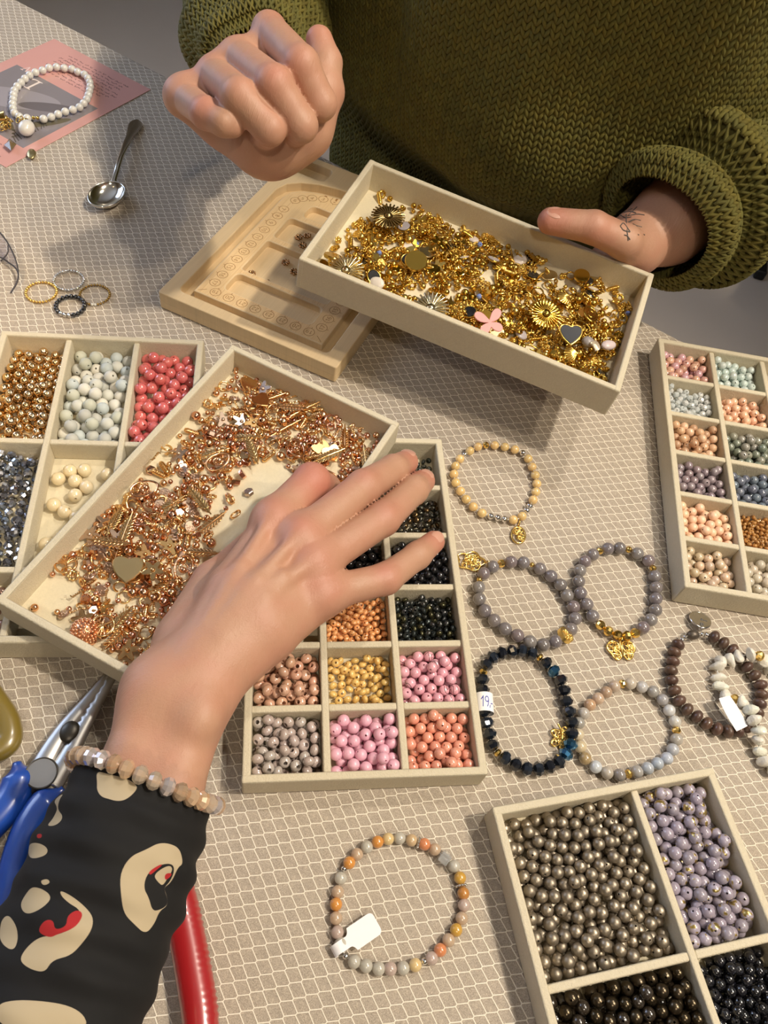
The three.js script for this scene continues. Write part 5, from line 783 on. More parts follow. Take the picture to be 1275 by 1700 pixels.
{
  const G = [std([0.80, 0.52, 0.10], 0.16, 1), std([0.86, 0.59, 0.15], 0.22, 1), std([0.66, 0.41, 0.07], 0.18, 1)], P = [std([0.72, 0.60, 0.36], 0.25, 1)], W = [std([0.66, 0.58, 0.52], 0.3), std([0.42, 0.38, 0.40], 0.3), std([0.72, 0.66, 0.58], 0.35)];
  const L = (s) => `${s} in the held tray of gold charms`, blk = gloss([0.01, 0.01, 0.012], 0.15), fill2 = (g, m, n) => (o) => part(n, g, m, o);
  const K = [
    { name: 'tiny_gold_bead', label: L('tiny round gold bead'), geo: CH.ball2, mats: G, r: 1.5, n: 171, tilt: 3 },
    { name: 'small_gold_bead', label: L('small round gold bead'), geo: CH.ball3, mats: G, r: 2.1, n: 159, tilt: 3 },
    { name: 'large_gold_bead', label: L('larger polished gold bead'), geo: CH.ball4, mats: G, r: 2.9, n: 56, tilt: 3 },
    { name: 'gold_ridged_spacer', label: L('ridged gold ring spacer'), geo: CH.rondelle, mats: G, r: 2.1, n: 116, tilt: 1.1 },
    { name: 'gold_link_ring', label: L('plain gold link ring'), geo: CH.link, mats: G, r: 1.7, n: 50, tilt: 1.1 },
    { name: 'gold_chain_knot', label: L('tangled knot of fine gold chain'), geo: CH.chain, mats: G, r: 2.4, n: 73, tilt: 1 },
    { name: 'gold_nugget', label: L('small lumpy filigree gold bead'), geo: CH.nugget, mats: G, r: 2.3, n: 110, tilt: 3 },
    { name: 'gold_dotted_disc', label: L('small dotted gold disc'), geo: CH.dots, mats: G, r: 2, n: 60, tilt: 0.7 },
    { name: 'gold_star', label: L('small gold star charm'), geo: CH.star, mats: G, r: 2.1, n: 24, tilt: 0.6 },
    { name: 'gold_flower', label: L('gold five-petal flower charm'), geo: CH.flower, mats: G, r: 2.6, n: 32, tilt: 0.5 },
    { name: 'gold_disc', label: L('smooth round gold disc'), geo: CH.disc, mats: [...G, ...P], r: 2.6, n: 27, tilt: 0.4 },
    { name: 'gold_hoop', label: L('open oval gold hoop'), geo: CH.hoop, mats: G, r: 2.6, n: 10, tilt: 0.5 },
    { name: 'gold_bar', label: L('ridged gold tube bead'), geo: CH.bar, mats: G, r: 2, n: 37, tilt: 0.5 },
    { name: 'gold_shell', label: L('gold scallop shell charm'), geo: CH.shell, mats: [...G, ...P], r: 2.9, n: 12, tilt: 0.4 },
    { name: 'gold_clover', label: L('openwork gold clover charm'), geo: CH.clover, mats: G, r: 2.6, n: 20, tilt: 0.5 },
    { name: 'black_enamel_charm', label: L('round gold charm with black enamel face'), geo: CH.bezel, mats: G, r: 2.8, n: 10, tilt: 0.5, extra: fill2(CH.enamel, blk, 'enamel_face') },
    { name: 'pale_stone_charm', label: L('oval gold-backed charm with pale stone'), geo: CH.bezel, mats: G, r: 2.8, n: 7, tilt: 0.5, extra: (o) => part('stone', CH.enamel, W[Math.floor(rnd() * 3)], o) },
    { name: 'stone_bead', label: L('smooth milky oval stone bead'), geo: CH.cab, mats: W, r: 2.8, n: 6, tilt: 0.5 },
    { name: 'crystal_drop', label: L('tiny blue crystal bead'), geo: ballGeo(1.9, 0.4, 1.8, 8, 4, true), mats: [std([0.2, 0.28, 0.6], 0.1, 0, { clearcoat: 1 })], r: 1.9, n: 6, tilt: 2 },
  ];
  // local x: far (0) to near (1); local z: right (0) to left (1) as seen
  const dens = (a, b) => { let d = 0.9; const q = 1 - b; d *= smooth(0.02, 0.1, q) * 0.8 + 0.2; const hole = (x, y, sx, sy) => { d *= 1 - 0.93 * Math.exp(-(((q - x) / sx) ** 2 + ((a - y) / sy) ** 2)); }; hole(0.33, 0.72, 0.07, 0.12); hole(0.72, 0.12, 0.08, 0.16); hole(0.50, 0.52, 0.04, 0.08); hole(0.1, 0.12, 0.1, 0.14); hole(0.93, 0.14, 0.06, 0.12); return d; };
  const sun = (s) => ({ name: 'sunburst_charm', label: s, geo: (() => { const g = CH.sun.clone(); g.scale(1.3, 1.2, 1.3); return g; })(), group: null, r: 8 });
  const fx = (k, q, a, y, rx, ry, rz) => ({ k, at: [-55.6 + a * 111.2, y, 101.6 - q * 203.2, rx, ry, rz] });
  const pg = std([0.80, 0.66, 0.36], 0.2, 1);
  spread(TRAY.C, K, 700, dens, 'the held tray', [
    fx({ ...sun('dark gold sunburst charm in the far left corner of the held tray'), mats: [std([0.40, 0.29, 0.12], 0.25, 1)] }, 0.13, 0.32, 14.5, 0.05, 0, -0.12),
    fx({ ...sun('pale gold sunburst charm leaning at the left end of the held tray'), mats: [pg] }, 0.11, 0.90, 14, 0, 0.3, -0.3),
    fx({ ...sun('silvery gold sunburst charm half buried at the near side of the held tray'), mats: [std([0.82, 0.72, 0.48], 0.18, 1)] }, 0.40, 0.92, 14, 0.1, 0.5, -0.35),
    fx({ ...sun('bright gold sunburst charm beside the black heart charm'), mats: G }, 0.735, 0.60, 15, -0.1, 0.9, -0.25),
    fx({ name: 'butterfly_charm', label: 'pink enamel butterfly charm among the gold charms', geo: CH.butterfly, mats: [std([0.80, 0.36, 0.34], 0.35)], group: null, r: 8 }, 0.585, 0.86, 16, -0.1, 2.2, -0.4),
    fx({ name: 'heart_charm', label: 'gold-rimmed black heart charm among the gold charms', geo: CH.heartRim, base: 'rim', mats: G, group: null, r: 6, extra: (o) => part('black_enamel', CH.heartFill, gloss([0.012, 0.014, 0.022], 0.2), o) }, 0.83, 0.68, 15.5, 0, 1.9, -0.35),
    fx({ name: 'oval_disc_charm', label: 'thick polished gold oval disc at the far side of the held tray', geo: (() => { const g = CH.disc.clone(); g.scale(1.2, 2, 1); return g; })(), mats: G, group: null, r: 6 }, 0.80, 0.10, 11, 0.2, 0.3, 0),
    fx({ name: 'oval_disc_charm', label: 'round amber gold disc at the left end of the held tray', geo: (() => { const g = CH.disc.clone(); g.scale(1.1, 2, 1.1); return g; })(), mats: [std([0.62, 0.42, 0.10], 0.2, 1)], group: null, r: 6 }, 0.045, 0.80, 11, 0.05, 0.3, 0.45),
    fx({ name: 'oval_disc_charm', label: 'large gold disc standing over the bare patch in the held tray', geo: (() => { const g = CH.disc.clone(); g.scale(1.35, 1.6, 1.35); return g; })(), mats: G, group: null, r: 6 }, 0.285, 0.58, 13, 0, 0.2, -0.35),
    fx({ name: 'pendant_charm', label: 'ringed gold oval pendant near the right end of the held tray', geo: (() => { const l = [new THREE.TorusGeometry(5 * MM, 0.9 * MM, 6, 26), new THREE.TorusGeometry(2.4 * MM, 0.8 * MM, 6, 20)]; l.forEach((g) => g.rotateX(Math.PI / 2)); const d = CH.disc.clone(); d.scale(0.9, 0.8, 0.9); l.push(d); const g = merge(l); g.scale(1.35, 1, 0.95); return g; })(), mats: G, group: null, r: 6 }, 0.87, 0.42, 12.5, -0.2, 0.2, 0.1),
    fx({ name: 'stone_bead', label: 'pale lilac tumbled stone at the near right corner of the held tray', geo: (() => { const g = CH.cab.clone(); g.scale(0.9, 1.3, 1.15); return g; })(), mats: [std([0.62, 0.52, 0.52], 0.3)], group: null, r: 6 }, 0.955, 0.62, 13, 0, 0.9, 0.2),
    fx({ name: 'stone_bead', label: 'smooth grey round stone beside the black heart charm', geo: (() => { const g = CH.cab.clone(); g.scale(0.95, 1.5, 0.8); return g; })(), mats: [std([0.30, 0.27, 0.26], 0.35)], group: null, r: 6 }, 0.89, 0.66, 13, 0, 0.9, 0.2),
    fx({ name: 'shell_charm', label: 'pale fan-shaped shell charm near the right end of the held tray', geo: (() => { const g = CH.shell.clone(); g.scale(0.8, 0.8, 0.8); return g; })(), mats: [std([0.70, 0.60, 0.46], 0.3, 0.6)], group: null, r: 6 }, 0.915, 0.68, 14, -0.2, 0.2, 0.1),
  ]);
}
// ---------- people ----------
// distance to tapered capsules, joined with a smooth minimum, meshed with surface nets
function cap(a, b, ra, rb) { const d = [b[0] - a[0], b[1] - a[1], b[2] - a[2]], L2 = d[0] * d[0] + d[1] * d[1] + d[2] * d[2] || 1e-9; return (x, y, z) => { const px = x - a[0], py = y - a[1], pz = z - a[2]; let t = (px * d[0] + py * d[1] + pz * d[2]) / L2; t = t < 0 ? 0 : t > 1 ? 1 : t; const qx = px - t * d[0], qy = py - t * d[1], qz = pz - t * d[2]; return Math.sqrt(qx * qx + qy * qy + qz * qz) - (ra + (rb - ra) * t); }; }
function ell(c, r, q) { const inv = q ? q.clone().invert() : null, v = new THREE.Vector3(); return (x, y, z) => { v.set(x - c[0], y - c[1], z - c[2]); if (inv) v.applyQuaternion(inv); const k0 = Math.hypot(v.x / r[0], v.y / r[1], v.z / r[2]), k1 = Math.hypot(v.x / r[0] ** 2, v.y / r[1] ** 2, v.z / r[2] ** 2); return k1 < 1e-9 ? -Math.min(...r) : k0 * (k0 - 1) / k1; }; }
const smin = (a, b, k) => { const h = Math.max(k - Math.abs(a - b), 0) / k; return Math.min(a, b) - h * h * k * 0.25; };
const chain = (P, R, k = 4) => { const cs = []; for (let i = 0; i < P.length - 1; i++) cs.push(cap(P[i], P[i + 1], R[i], R[i + 1])); return (x, y, z) => { let d = cs[0](x, y, z); for (let i = 1; i < cs.length; i++) d = smin(d, cs[i](x, y, z), k); return d; }; };
const blend = (fs, k) => (x, y, z) => { let d = fs[0](x, y, z); for (let i = 1; i < fs.length; i++) d = smin(d, fs[i](x, y, z), k); return d; };
function nets(f, lo, hi, cell, colour) {   // mm in, metres out
  const n = [0, 1, 2].map((i) => Math.ceil((hi[i] - lo[i]) / cell) + 1), N = n[0] * n[1] * n[2], F = new Float32Array(N).fill(1e3), at = (i, j, k) => i + n[0] * (j + n[1] * k);
  const B = 5; // coarse blocks far from the surface are skipped
  for (let k = 0; k < n[2]; k += B) for (let j = 0; j < n[1]; j += B) for (let i = 0; i < n[0]; i += B) {
    const c = f(lo[0] + (i + B / 2) * cell, lo[1] + (j + B / 2) * cell, lo[2] + (k + B / 2) * cell), far = Math.abs(c) > cell * B * 1.25 + 3;
    for (let c2 = k; c2 < Math.min(k + B, n[2]); c2++) for (let b = j; b < Math.min(j + B, n[1]); b++) for (let a = i; a < Math.min(i + B, n[0]); a++) F[at(a, b, c2)] = far ? c : f(lo[0] + a * cell, lo[1] + b * cell, lo[2] + c2 * cell);
  }
  const vid = new Int32Array(N).fill(-1), pos = [], idx = [];
  const E = [[0, 1], [0, 2], [0, 4], [1, 3], [1, 5], [2, 3], [2, 6], [3, 7], [4, 5], [4, 6], [5, 7], [6, 7]];
  for (let k = 0; k < n[2] - 1; k++) for (let j = 0; j < n[1] - 1; j++) for (let i = 0; i < n[0] - 1; i++) {
    const v = []; let m = 0; for (let c = 0; c < 8; c++) { const q = F[at(i + (c & 1), j + ((c >> 1) & 1), k + (c >> 2))]; v.push(q); if (q < 0) m |= 1 << c; }
    if (m === 0 || m === 255) continue;
    let x = 0, y = 0, z = 0, cnt = 0;
    for (const [a, b] of E) if ((v[a] < 0) !== (v[b] < 0)) { const t = v[a] / (v[a] - v[b]); x += (a & 1) + t * ((b & 1) - (a & 1)); y += ((a >> 1) & 1) + t * (((b >> 1) & 1) - ((a >> 1) & 1)); z += (a >> 2) + t * ((b >> 2) - (a >> 2)); cnt++; }
    vid[at(i, j, k)] = pos.length / 3; pos.push(lo[0] + (i + x / cnt) * cell, lo[1] + (j + y / cnt) * cell, lo[2] + (k + z / cnt) * cell);
  }
  const quad = (a, b, c, d, flip) => { if (a < 0 || b < 0 || c < 0 || d < 0) return; if (flip) idx.push(a, c, b, a, d, c); else idx.push(a, b, c, a, c, d); };
  for (let k = 1; k < n[2] - 1; k++) for (let j = 1; j < n[1] - 1; j++) for (let i = 1; i < n[0] - 1; i++) {
    const s = F[at(i, j, k)] < 0;
    if (s !== F[at(i + 1, j, k)] < 0) quad(vid[at(i, j - 1, k - 1)], vid[at(i, j, k - 1)], vid[at(i, j, k)], vid[at(i, j - 1, k)], !s);
    if (s !== F[at(i, j + 1, k)] < 0) quad(vid[at(i - 1, j, k - 1)], vid[at(i - 1, j, k)], vid[at(i, j, k)], vid[at(i, j, k - 1)], !s);
    if (s !== F[at(i, j, k + 1)] < 0) quad(vid[at(i - 1, j - 1, k)], vid[at(i, j - 1, k)], vid[at(i, j, k)], vid[at(i - 1, j, k)], !s);
  }
  const nor = new Float32Array(pos.length), col = new Float32Array(pos.length), P = new Float32Array(pos.length), uv = new Float32Array(pos.length / 3 * 2), e = 0.6;
  for (let i = 0; i < pos.length; i += 3) {
    const [x, y, z] = [pos[i], pos[i + 1], pos[i + 2]]; let a = f(x + e, y, z) - f(x - e, y, z), b = f(x, y + e, z) - f(x, y - e, z), c = f(x, y, z + e) - f(x, y, z - e); const l = Math.hypot(a, b, c) || 1;
    nor[i] = a / l; nor[i + 1] = b / l; nor[i + 2] = c / l; P[i] = x * MM; P[i + 1] = y * MM; P[i + 2] = z * MM; const q = colour ? colour(x, y, z) : [1, 1, 1]; col[i] = q[0]; col[i + 1] = q[1]; col[i + 2] = q[2];
    uv[i / 3 * 2] = (x + z * 0.35) / 30; uv[i / 3 * 2 + 1] = (z + y * 0.8) / 30;
  }
  const g = new THREE.BufferGeometry(); g.setAttribute('position', new THREE.BufferAttribute(P, 3)); g.setAttribute('normal', new THREE.BufferAttribute(nor, 3)); g.setAttribute('color', new THREE.BufferAttribute(col, 3)); g.setAttribute('uv', new THREE.BufferAttribute(uv, 2)); g.setIndex(idx); return g;
}
const skinN = tileNoise(256, [16, 64, 128], 61);
const skinBump = noiseTex(256, (u, v, x, y) => skinN[y * 256 + x]);
const skinMat = () => std([1, 1, 1], 0.52, 0, { vertexColors: true, bumpMap: skinBump, bumpScale: 0.0002, sheen: 0.2, sheenRoughness: 0.5, sheenColor: lin(0.9, 0.5, 0.42) });
const SKIN = [0.475, 0.262, 0.168], PINK = [0.50, 0.188, 0.130];
const redness = (spots) => (x, y, z) => { let k = 0; for (const [c, r, w] of spots) { const d2 = (x - c[0]) ** 2 + (y - c[1]) ** 2 + (z - c[2]) ** 2; k = Math.max(k, w * Math.exp(-d2 / r / r)); } k = clamp(k + 0.12 + 0.16 * noise3(x * 0.09, y * 0.09, z * 0.09) + 0.10 * noise3(x * 0.31 + 3, y * 0.31, z * 0.31), 0, 1); return SKIN.map((q, i) => q * (1 - k) + PINK[i] * k); };
const nailMat = std([0.60, 0.32, 0.235], 0.3, 0, { clearcoat: 0.6, clearcoatRoughness: 0.25 });
function nail(parent, tip, dir, up, w, l) { // slightly domed nail plate with a pale free edge
  const g = new THREE.SphereGeometry(1, 18, 12); g.scale(w / 2 * MM, 1.5 * MM, l / 2 * MM);
  const z = new THREE.Vector3(...dir).normalize(), y0 = new THREE.Vector3(...up), y = y0.sub(z.clone().multiplyScalar(y0.dot(z))).normalize(), x = y.clone().cross(z);
  const m = part('fingernail', g, nailMat, parent); m.quaternion.setFromRotationMatrix(new THREE.Matrix4().makeBasis(x, y, z)); m.position.copy(V(...tip)); return m;
}
const sub = (a, b) => [a[0] - b[0], a[1] - b[1], a[2] - b[2]], add = (a, b, k = 1) => [a[0] + b[0] * k, a[1] + b[1] * k, a[2] + b[2] * k], mix3 = (a, b, t) => [a[0] + (b[0] - a[0]) * t, a[1] + (b[1] - a[1]) * t, a[2] + (b[2] - a[2]) * t];

{ // the reaching hand
  const W = [-73, 57, -122], AE = [-72.5, 56.5, -86], AF = [-76, 50, -14];
  const idx = [[-54, 63, -220.4], [-41.5, 60, -252], [-35, 40, -263], [-35, 28, -256]];
  const mid = [[-37.9, 66, -211.8], [-13.6, 61, -254.9], [0, 49, -280], [6.5, 39, -295]];
  const rin = [[-28.3, 63.5, -200.3], [0.2, 57, -239.7], [13.8, 46, -271], [18.5, 37.5, -285]];
  const pin = [[-21.2, 57, -188], [8.1, 51.5, -207.5], [22.5, 46, -229], [30.2, 41, -243]];
  const thb = [[-79, 47, -152], [-76, 38, -190], [-61, 31, -228], [-47, 28, -250]];
  const palm = blend([
    chain([W, mix3(W, idx[0], 0.55), add(idx[0], [0, -6, 0])], [14, 13.5, 10.5]), chain([W, mix3(W, mid[0], 0.55), add(mid[0], [0, -7, 0])], [14, 14, 10.5]),
    chain([W, mix3(W, rin[0], 0.55), add(rin[0], [0, -7, 0])], [14, 14, 10]), chain([add(W, [6, 0, 0]), mix3(W, pin[0], 0.6), add(pin[0], [0, -6, 0])], [13, 13.5, 9.5]),
    chain([add(W, [-8, 0, 0]), thb[0], thb[1]], [12.5, 12.5, 11]),
    chain([add(W, [-11, 0, -1]), add(AE, [-8.5, 0, -4]), add(AF, [-3, 0, 0])], [13, 13, 16]), chain([add(W, [10.5, -0.5, 1]), add(AE, [10, 0, 4]), add(AF, [4, 0, 0])], [13, 13, 16])], 11);
  // tendons, knuckles and veins on the back of the hand
  const K = (p) => ell(add(p, [0, 2.5, 0]), [8.5, 7.5, 9]);
  const ten = (p, r = 2.6) => chain([add(mix3(W, p, 0.3), [0, 14, 0]), add(mix3(W, p, 0.62), [0, 12.9, 0]), add(p, [0, 7.3, 0])], [r * 0.6, r, r], 3);
  const vein = (pts, r = 1.7) => chain(pts, pts.map(() => r), 3);
  let back = blend([palm, K(idx[0]), K(mid[0]), K(rin[0]), K(pin[0])], 9);
  back = blend([back, ten(idx[0]), ten(mid[0], 2.9), ten(rin[0]), vein([[-60, 72.6, -148], [-55, 73.8, -160], [-50, 74.3, -170], [-41, 74.6, -184]]), vein([[-66, 71.2, -134], [-58, 72.8, -147], [-46, 73, -160]], 1.5)], 4.5);
  const ulna = ell([-58, 68, -112], [7.5, 7, 9]); back = blend([back, ulna], 9);
  const fing = (P, R) => { return chain(P, R, 3); };
  const fs = [fing(idx, [10.4, 9.6, 8.4, 7.4]), fing(mid, [10.2, 9.2, 8.2, 7.2]), fing(rin, [9.8, 9, 8, 7]), fing(pin, [9, 8.1, 7.2, 6.2]), fing(thb, [15, 12, 10.5, 8.5])];
  const f = (x, y, z) => { const p = back(x, y, z); let d = 1e3; for (const q of fs) { const e = q(x, y, z); d = Math.min(d, e > 30 ? e : smin(e, p, 7)); } return Math.min(d, p); };
  const spots = []; for (const P of [idx, mid, rin, pin]) { spots.push([add(P[0], [0, 8, 0]), 10, 0.55], [add(P[1], [0, 6, 0]), 8, 0.55], [P[3], 11, 0.75]); } spots.push([add(idx[1], [0, 4, 0]), 18, 0.8]);
  const t = thing('person', 'person reaching over the trays with one bare hand in a black patterned sleeve', 'person');
  const body = part('body', nets(f, [-125, 15, -306], [45, 92, -30], 1.3, redness(spots)), skinMat(), t); body.userData.label = 'bare right hand and forearm';
  const nl = (P, w, l, up) => { const d = sub(P[3], P[2]), L = Math.hypot(...d), u = d.map((q) => q / L); const n = V3(...up); n.addScaledVector(V3(...u), -n.dot(V3(...u))).normalize(); nail(t, add(add(P[3], [n.x, n.y, n.z], w * 0.62), u, -0.8), u, up, w * 0.92, l); };
  nl(mid, 9.6, 11.5, [-0.1, 1, -0.15]); nl(rin, 9.2, 11, [0.15, 1, -0.1]); nl(pin, 8.2, 9.8, [0.25, 1, -0.1]);

  // sleeve: printed jersey tube along the forearm, gathered in a few soft folds
  const A0 = V(...SLEEVE.a), A1 = V(...SLEEVE.b), ax = A1.clone().sub(A0).normalize(), side = V3(0, 1, 0).cross(ax).normalize(), up = ax.clone().cross(side).normalize(), L = A1.distanceTo(A0);
  const nu = 120, nv = 130, pos = [], uv = [], id = [];
  for (let j = 0; j <= nv; j++) for (let i = 0; i <= nu; i++) {
    const s = j / nv, a = i / nu * Math.PI * 2; let r = 0;
    r += 0.8 * (1.6 * Math.sin(s * 46 + 1.8 * Math.sin(a + 0.6)) * smooth(0.02, 0.12, s) * (0.4 + 0.6 * Math.abs(Math.sin(a * 1.5 + s * 5))) + 0.9 * Math.sin(a * 5 + s * 21) * smooth(0.03, 0.2, s)) * 0.8;
    if (j === 0) r -= 1.6;
    const p = A0.clone().addScaledVector(ax, s * L).addScaledVector(side, (SLEEVE.ra(s) + r) * MM * Math.cos(a)).addScaledVector(up, (SLEEVE.rb(s) + r) * MM * Math.sin(a)); pos.push(p.x, p.y, p.z); uv.push(i / nu, s);
  }
  for (let j = 0; j < nv; j++) for (let i = 0; i < nu; i++) { const a = j * (nu + 1) + i, b = a + 1, c = a + nu + 1, d = c + 1; id.push(a, c, b, b, c, d); }
  const g = new THREE.BufferGeometry(); g.setAttribute('position', new THREE.Float32BufferAttribute(pos, 3)); g.setAttribute('uv', new THREE.Float32BufferAttribute(uv, 2)); g.setIndex(id); g.computeVertexNormals();
  const cv = document.createElement('canvas'); cv.width = 1024; cv.height = 1024; const c = cv.getContext('2d'); c.fillStyle = '#070607'; c.fillRect(0, 0, 1024, 1024);
  for (const [col, pts] of SLEEVE.print) { for (const off of [-1024, 0, 1024]) { c.fillStyle = col; c.beginPath(); const Q = pts.map(([u, v]) => [u * 1024 + off, 1024 - v * 1024]), md = (i) => { const a = Q[i % Q.length], b = Q[(i + 1) % Q.length]; return [(a[0] + b[0]) / 2, (a[1] + b[1]) / 2]; }; c.moveTo(...md(0)); for (let i = 1; i <= Q.length; i++) c.quadraticCurveTo(...Q[i % Q.length], ...md(i)); c.closePath(); c.fill(); } }
  const tx = new THREE.CanvasTexture(cv); tx.colorSpace = THREE.SRGBColorSpace; tx.wrapS = THREE.RepeatWrapping;
  part('sleeve', g, std([1, 1, 1], 0.85, 0, { map: tx, side: THREE.DoubleSide }), t).userData.label = 'black jersey sleeve with cream and red pebble print';

  // crystal bracelet over the cuff
  const bt = thing('bracelet', 'champagne faceted crystal bracelet worn on the wrist over the patterned cuff', 'bracelet');
  const cc = A0.clone().addScaledVector(ax, 0.001); bt.position.copy(cc);
  const cry = (c, m, tr) => std(c, 0.1, m, { clearcoat: 1, clearcoatRoughness: 0.12, transmission: tr, thickness: 0.005, ior: 1.55, attenuationColor: lin(...c), attenuationDistance: 0.008 }), bm = [cry([0.80, 0.56, 0.36], 0, 0.6), cry([0.72, 0.50, 0.32], 0.45, 0), cry([0.90, 0.72, 0.54], 0, 0.6), cry([0.70, 0.62, 0.60], 0.6, 0)], bg = ballGeo(4, 0.6, 3.1, 11, 5, true), nb = 34, RX = 31.5, RY = 28;
  for (let i = 0; i < nb; i++) { const a = i / nb * 6.2832, p = side.clone().multiplyScalar(RX * MM * Math.cos(a)).addScaledVector(up, RY * MM * Math.sin(a)); p.addScaledVector(ax, (1.5 * Math.sin(a * 2)) * MM); const tn = side.clone().multiplyScalar(-RX * Math.sin(a)).addScaledVector(up, RY * Math.cos(a)); const m = part('bead', bg, bm[(i * 7 + (i >> 2)) % 4], bt); m.position.copy(p); m.quaternion.setFromUnitVectors(V3(0, 1, 0), tn.normalize()); m.rotateY(i); }
}
// ---------- the person in green ----------
// knitted cloth: S(u, v) -> point (mm); wales run along v, two slanted yarn lobes per stitch
function knit(S, nu, nv, fat = 1, keep) {
  const base = new THREE.SphereGeometry(1, 6, 4), bp = base.attributes.position, bi = base.index, pos = [], nor = [], col = [], idx = [];
  const add1 = (c, x, y, z, sx, sy, sz, tint) => { const o = pos.length / 3; for (let i = 0; i < bp.count; i++) { const a = bp.getX(i), b = bp.getY(i), d = bp.getZ(i); const v = c.clone().addScaledVector(x, a * sx).addScaledVector(y, b * sy).addScaledVector(z, d * sz); pos.push(v.x * MM, v.y * MM, v.z * MM); const n = x.clone().multiplyScalar(a / sx).addScaledVector(y, b / sy).addScaledVector(z, d / sz).normalize(); nor.push(n.x, n.y, n.z); col.push(...tint); } for (let i = 0; i < bi.count; i++) idx.push(bi.getX(i) + o); };
  for (let i = 0; i < nu; i++) for (let j = 0; j < nv; j++) {
    const u = (i + 0.5) / nu, v = (j + 0.5) / nv; if (keep && !keep(u, v)) continue;
    const p = S(u, v), pu = S(u + 0.3 / nu, v), pv = S(u, v + 0.3 / nv); const tu = pu.clone().sub(p).multiplyScalar(1 / 0.3), tv = pv.clone().sub(p).multiplyScalar(1 / 0.3); const wu = tu.length(), wv = tv.length(); tu.normalize(); const n = tu.clone().cross(tv).normalize(); const w2 = n.clone().cross(tu);
    const k = 0.82 + 0.3 * rnd(), br = rnd() * 0.25, tint = [k * (1 + br * 0.5), k, k * (1 - br)];
    for (const s of [-1, 1]) { const dir = w2.clone().multiplyScalar(0.9).addScaledVector(tu, s * 0.42).normalize(), x = dir.clone().cross(n); add1(p.clone().addScaledVector(tu, s * wu * 0.25).addScaledVector(n, 0.08 * wu), x, dir, n, wu * 0.285 * fat, wv * 0.92, wu * 0.34 * fat, tint); }
  }
  const g = new THREE.BufferGeometry(); g.setAttribute('position', new THREE.Float32BufferAttribute(pos, 3)); g.setAttribute('normal', new THREE.Float32BufferAttribute(nor, 3)); g.setAttribute('color', new THREE.Float32BufferAttribute(col, 3)); g.setIndex(idx); return g;
}
function sheet(S, nu, nv) { const pos = [], idx = [], col = []; for (let j = 0; j <= nv; j++) for (let i = 0; i <= nu; i++) { const p = S(i / nu, j / nv); pos.push(p.x * MM, p.y * MM, p.z * MM); col.push(0.8, 0.8, 0.8); } for (let j = 0; j < nv; j++) for (let i = 0; i < nu; i++) { const a = j * (nu + 1) + i, b = a + 1, c = a + nu + 1, d = c + 1; idx.push(a, b, c, b, d, c); } const g = new THREE.BufferGeometry(); g.setAttribute('position', new THREE.Float32BufferAttribute(pos, 3)); g.setAttribute('color', new THREE.Float32BufferAttribute(col, 3)); g.setIndex(idx); g.computeVertexNormals(); return g; }  // backing behind the stitches; darker vertex colour paints shade into the furrows
const joinC = (l) => BGU.mergeGeometries(l.map((g) => { const q = g.index ? g : g; for (const k of Object.keys(q.attributes)) if (!['position', 'normal', 'color'].includes(k)) q.deleteAttribute(k); return q; }), false);
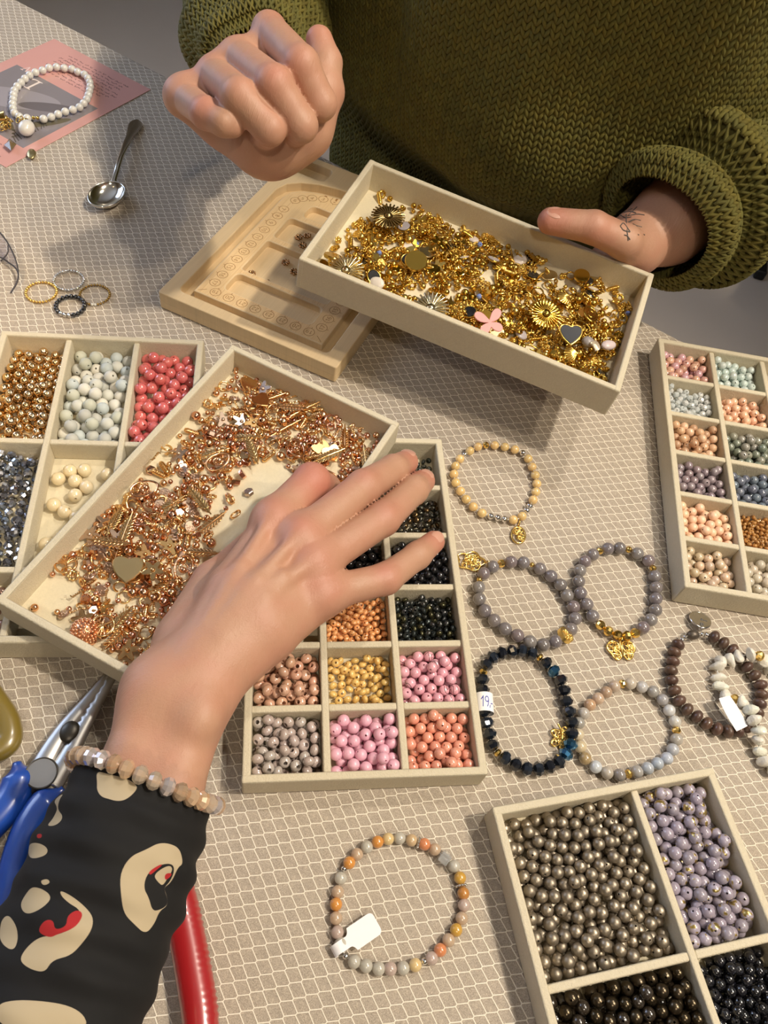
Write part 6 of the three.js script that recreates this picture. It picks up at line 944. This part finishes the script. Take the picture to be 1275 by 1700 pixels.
{
  reseed(1234);
  const t = thing('person', 'seated person in a chunky olive green knit sweater holding the tray of gold charms', 'person');
  const yarn = std([0.115, 0.105, 0.018], 0.85, 0, { vertexColors: true, side: THREE.DoubleSide, sheen: 0.2, sheenRoughness: 0.6, sheenColor: lin(0.25, 0.23, 0.07) });
  // --- hands ---
  const idx = FIST.idx, mid = FIST.mid, rin = FIST.rin, pin = FIST.pin, thb = FIST.thb;
  const fing = (P, R) => { return chain(P, R, 2.5); };
  const palm = blend([cap(FIST.heel, idx[0], 16, 9.5), cap(FIST.heel, mid[0], 16, 9.5), cap(FIST.heel, rin[0], 16, 9), cap(FIST.heel, pin[0], 15, 8.5), cap(FIST.heel2, pin[0], 14, 9), cap(FIST.heel2, FIST.heel, 15, 17), cap(FIST.heel, FIST.then, 16, 13.5), cap(FIST.then, FIST.then2, 13.5, 11), chain([FIST.heel, FIST.wrist, FIST.arm], [20, 25, 30])], 12);
  const fs = [fing(idx, [9.4, 9.8, 8.8, 7]), fing(mid, [9.4, 9.8, 8.8, 7]), fing(rin, [9.2, 9.5, 8.6, 6.8]), fing(pin, [8.8, 8.2, 7.3, 6.3])];
  const th = fing(thb, [13, 11, 9.6, 7.8]);
  const fist = (x, y, z) => { const p = palm(x, y, z); let d = p; for (const q of fs) { const e = q(x, y, z); d = e > 30 ? Math.min(d, e) : smin(d, e, 1.8); } return smin(d, smin(th(x, y, z), p, 8), 1.8); };
  const H2 = HAND2;
  const th2 = fing(H2.thb, [13, 11.5, 10.6, 8.8]);
  const hand2 = (() => { const p = blend([chain(H2.arm, [20, 29, 35, 38]), cap(H2.arm[0], H2.palm, 18, 13), cap(H2.thb[0], H2.palm, 12, 12)], 12); const f4 = H2.fing.map((P) => fing(P, [9.5, 9, 8, 7])); return (x, y, z) => { const q = p(x, y, z); let d = smin(q, th2(x, y, z), 10); for (const e of f4) d = Math.min(d, smin(e(x, y, z), q, 5)); return d; }; })();
  const core = blend([cap(TORSO.c0, TORSO.c1, 105, 120), cap(FIST.arm, TORSO.shR, 20, 50), cap(H2.arm[3], TORSO.shL, 22, 50), cap(TORSO.shR, TORSO.shL, 70, 70)], 60);
  const spots = []; for (const P of [idx, mid, rin, pin]) spots.push([add(P[1], [0, 6, 4]), 8, 0.45], [P[0], 10, 0.5]); spots.push([thb[3], 12, 0.6], [H2.thb[3], 15, 0.8], [H2.thb[2], 12, 0.5]);
  const geos = [nets(fist, FIST.lo, FIST.hi, 1.2, redness(spots)), nets(hand2, H2.lo, H2.hi, 1.6, redness(spots)), nets(core, TORSO.lo, TORSO.hi, 14, redness([]))];
  part('body', BGU.mergeGeometries(geos), skinMat(), t).userData.label = 'bare hands, one closed in a fist, one holding the tray';
  const nl = (P, w, l, up, k = 0.42) => { const d = sub(P[3], P[2]), L = Math.hypot(...d), u = d.map((q) => q / L); const n = V3(...up); n.addScaledVector(V3(...u), -n.dot(V3(...u))).normalize(); nail(t, add(add(P[3], [n.x, n.y, n.z], w * k), u, -2.2), u, up, w * 0.92, l); };
  nl(H2.thb, 12, 13.5, H2.nail, 0.60); nl(thb, 11, 12, FIST.nail, 0.62); nl(pin, 8, 9, FIST.pnail, 0.66);
  // tattoo: fine ink sprig on the inner wrist, lying on the skin
  const ink = []; const onSkin = (x, y, z) => { const d = H2.out; let q = [x, y, z]; let s = 9; for (let i = 0; i < 60; i++) { s = hand2(...q); if (Math.abs(s) < 0.02) break; q = add(q, d, -clamp(s, -3, 3) * 0.8); } return Math.abs(s) < 0.3 ? V(...add(q, d, 0.05)) : null; };
  for (const line of H2.tattoo) { const P = line.map((p) => onSkin(...p)).filter((p) => p); if (P.length > 1) ink.push(new THREE.TubeGeometry(new THREE.CatmullRomCurve3(P), P.length * 4, 0.42 * MM, 5)); }
  part('tattoo', merge(ink), std([0.10, 0.085, 0.075], 0.7), t).userData.label = 'fine dark flower sprig tattoo on the wrist';
  // --- sweater ---
  const parts = [];
  for (const [S, nu, nv, fat] of SWEATER) { parts.push(knit(S, nu, nv, fat)); parts.push(sheet((u, v) => S(u, v), 60, 60)); }
  parts.push(nets((x, y, z) => core(x, y, z) - 13, TORSO.lo, TORSO.hi, 8, () => [0.9, 0.9, 0.9]));   // plain cloth over shoulders and upper arms
  part('sweater', joinC(parts), yarn, t).userData.label = 'chunky olive green knitted sweater with rolled cuffs';
}
renderer.render(scene, camera);
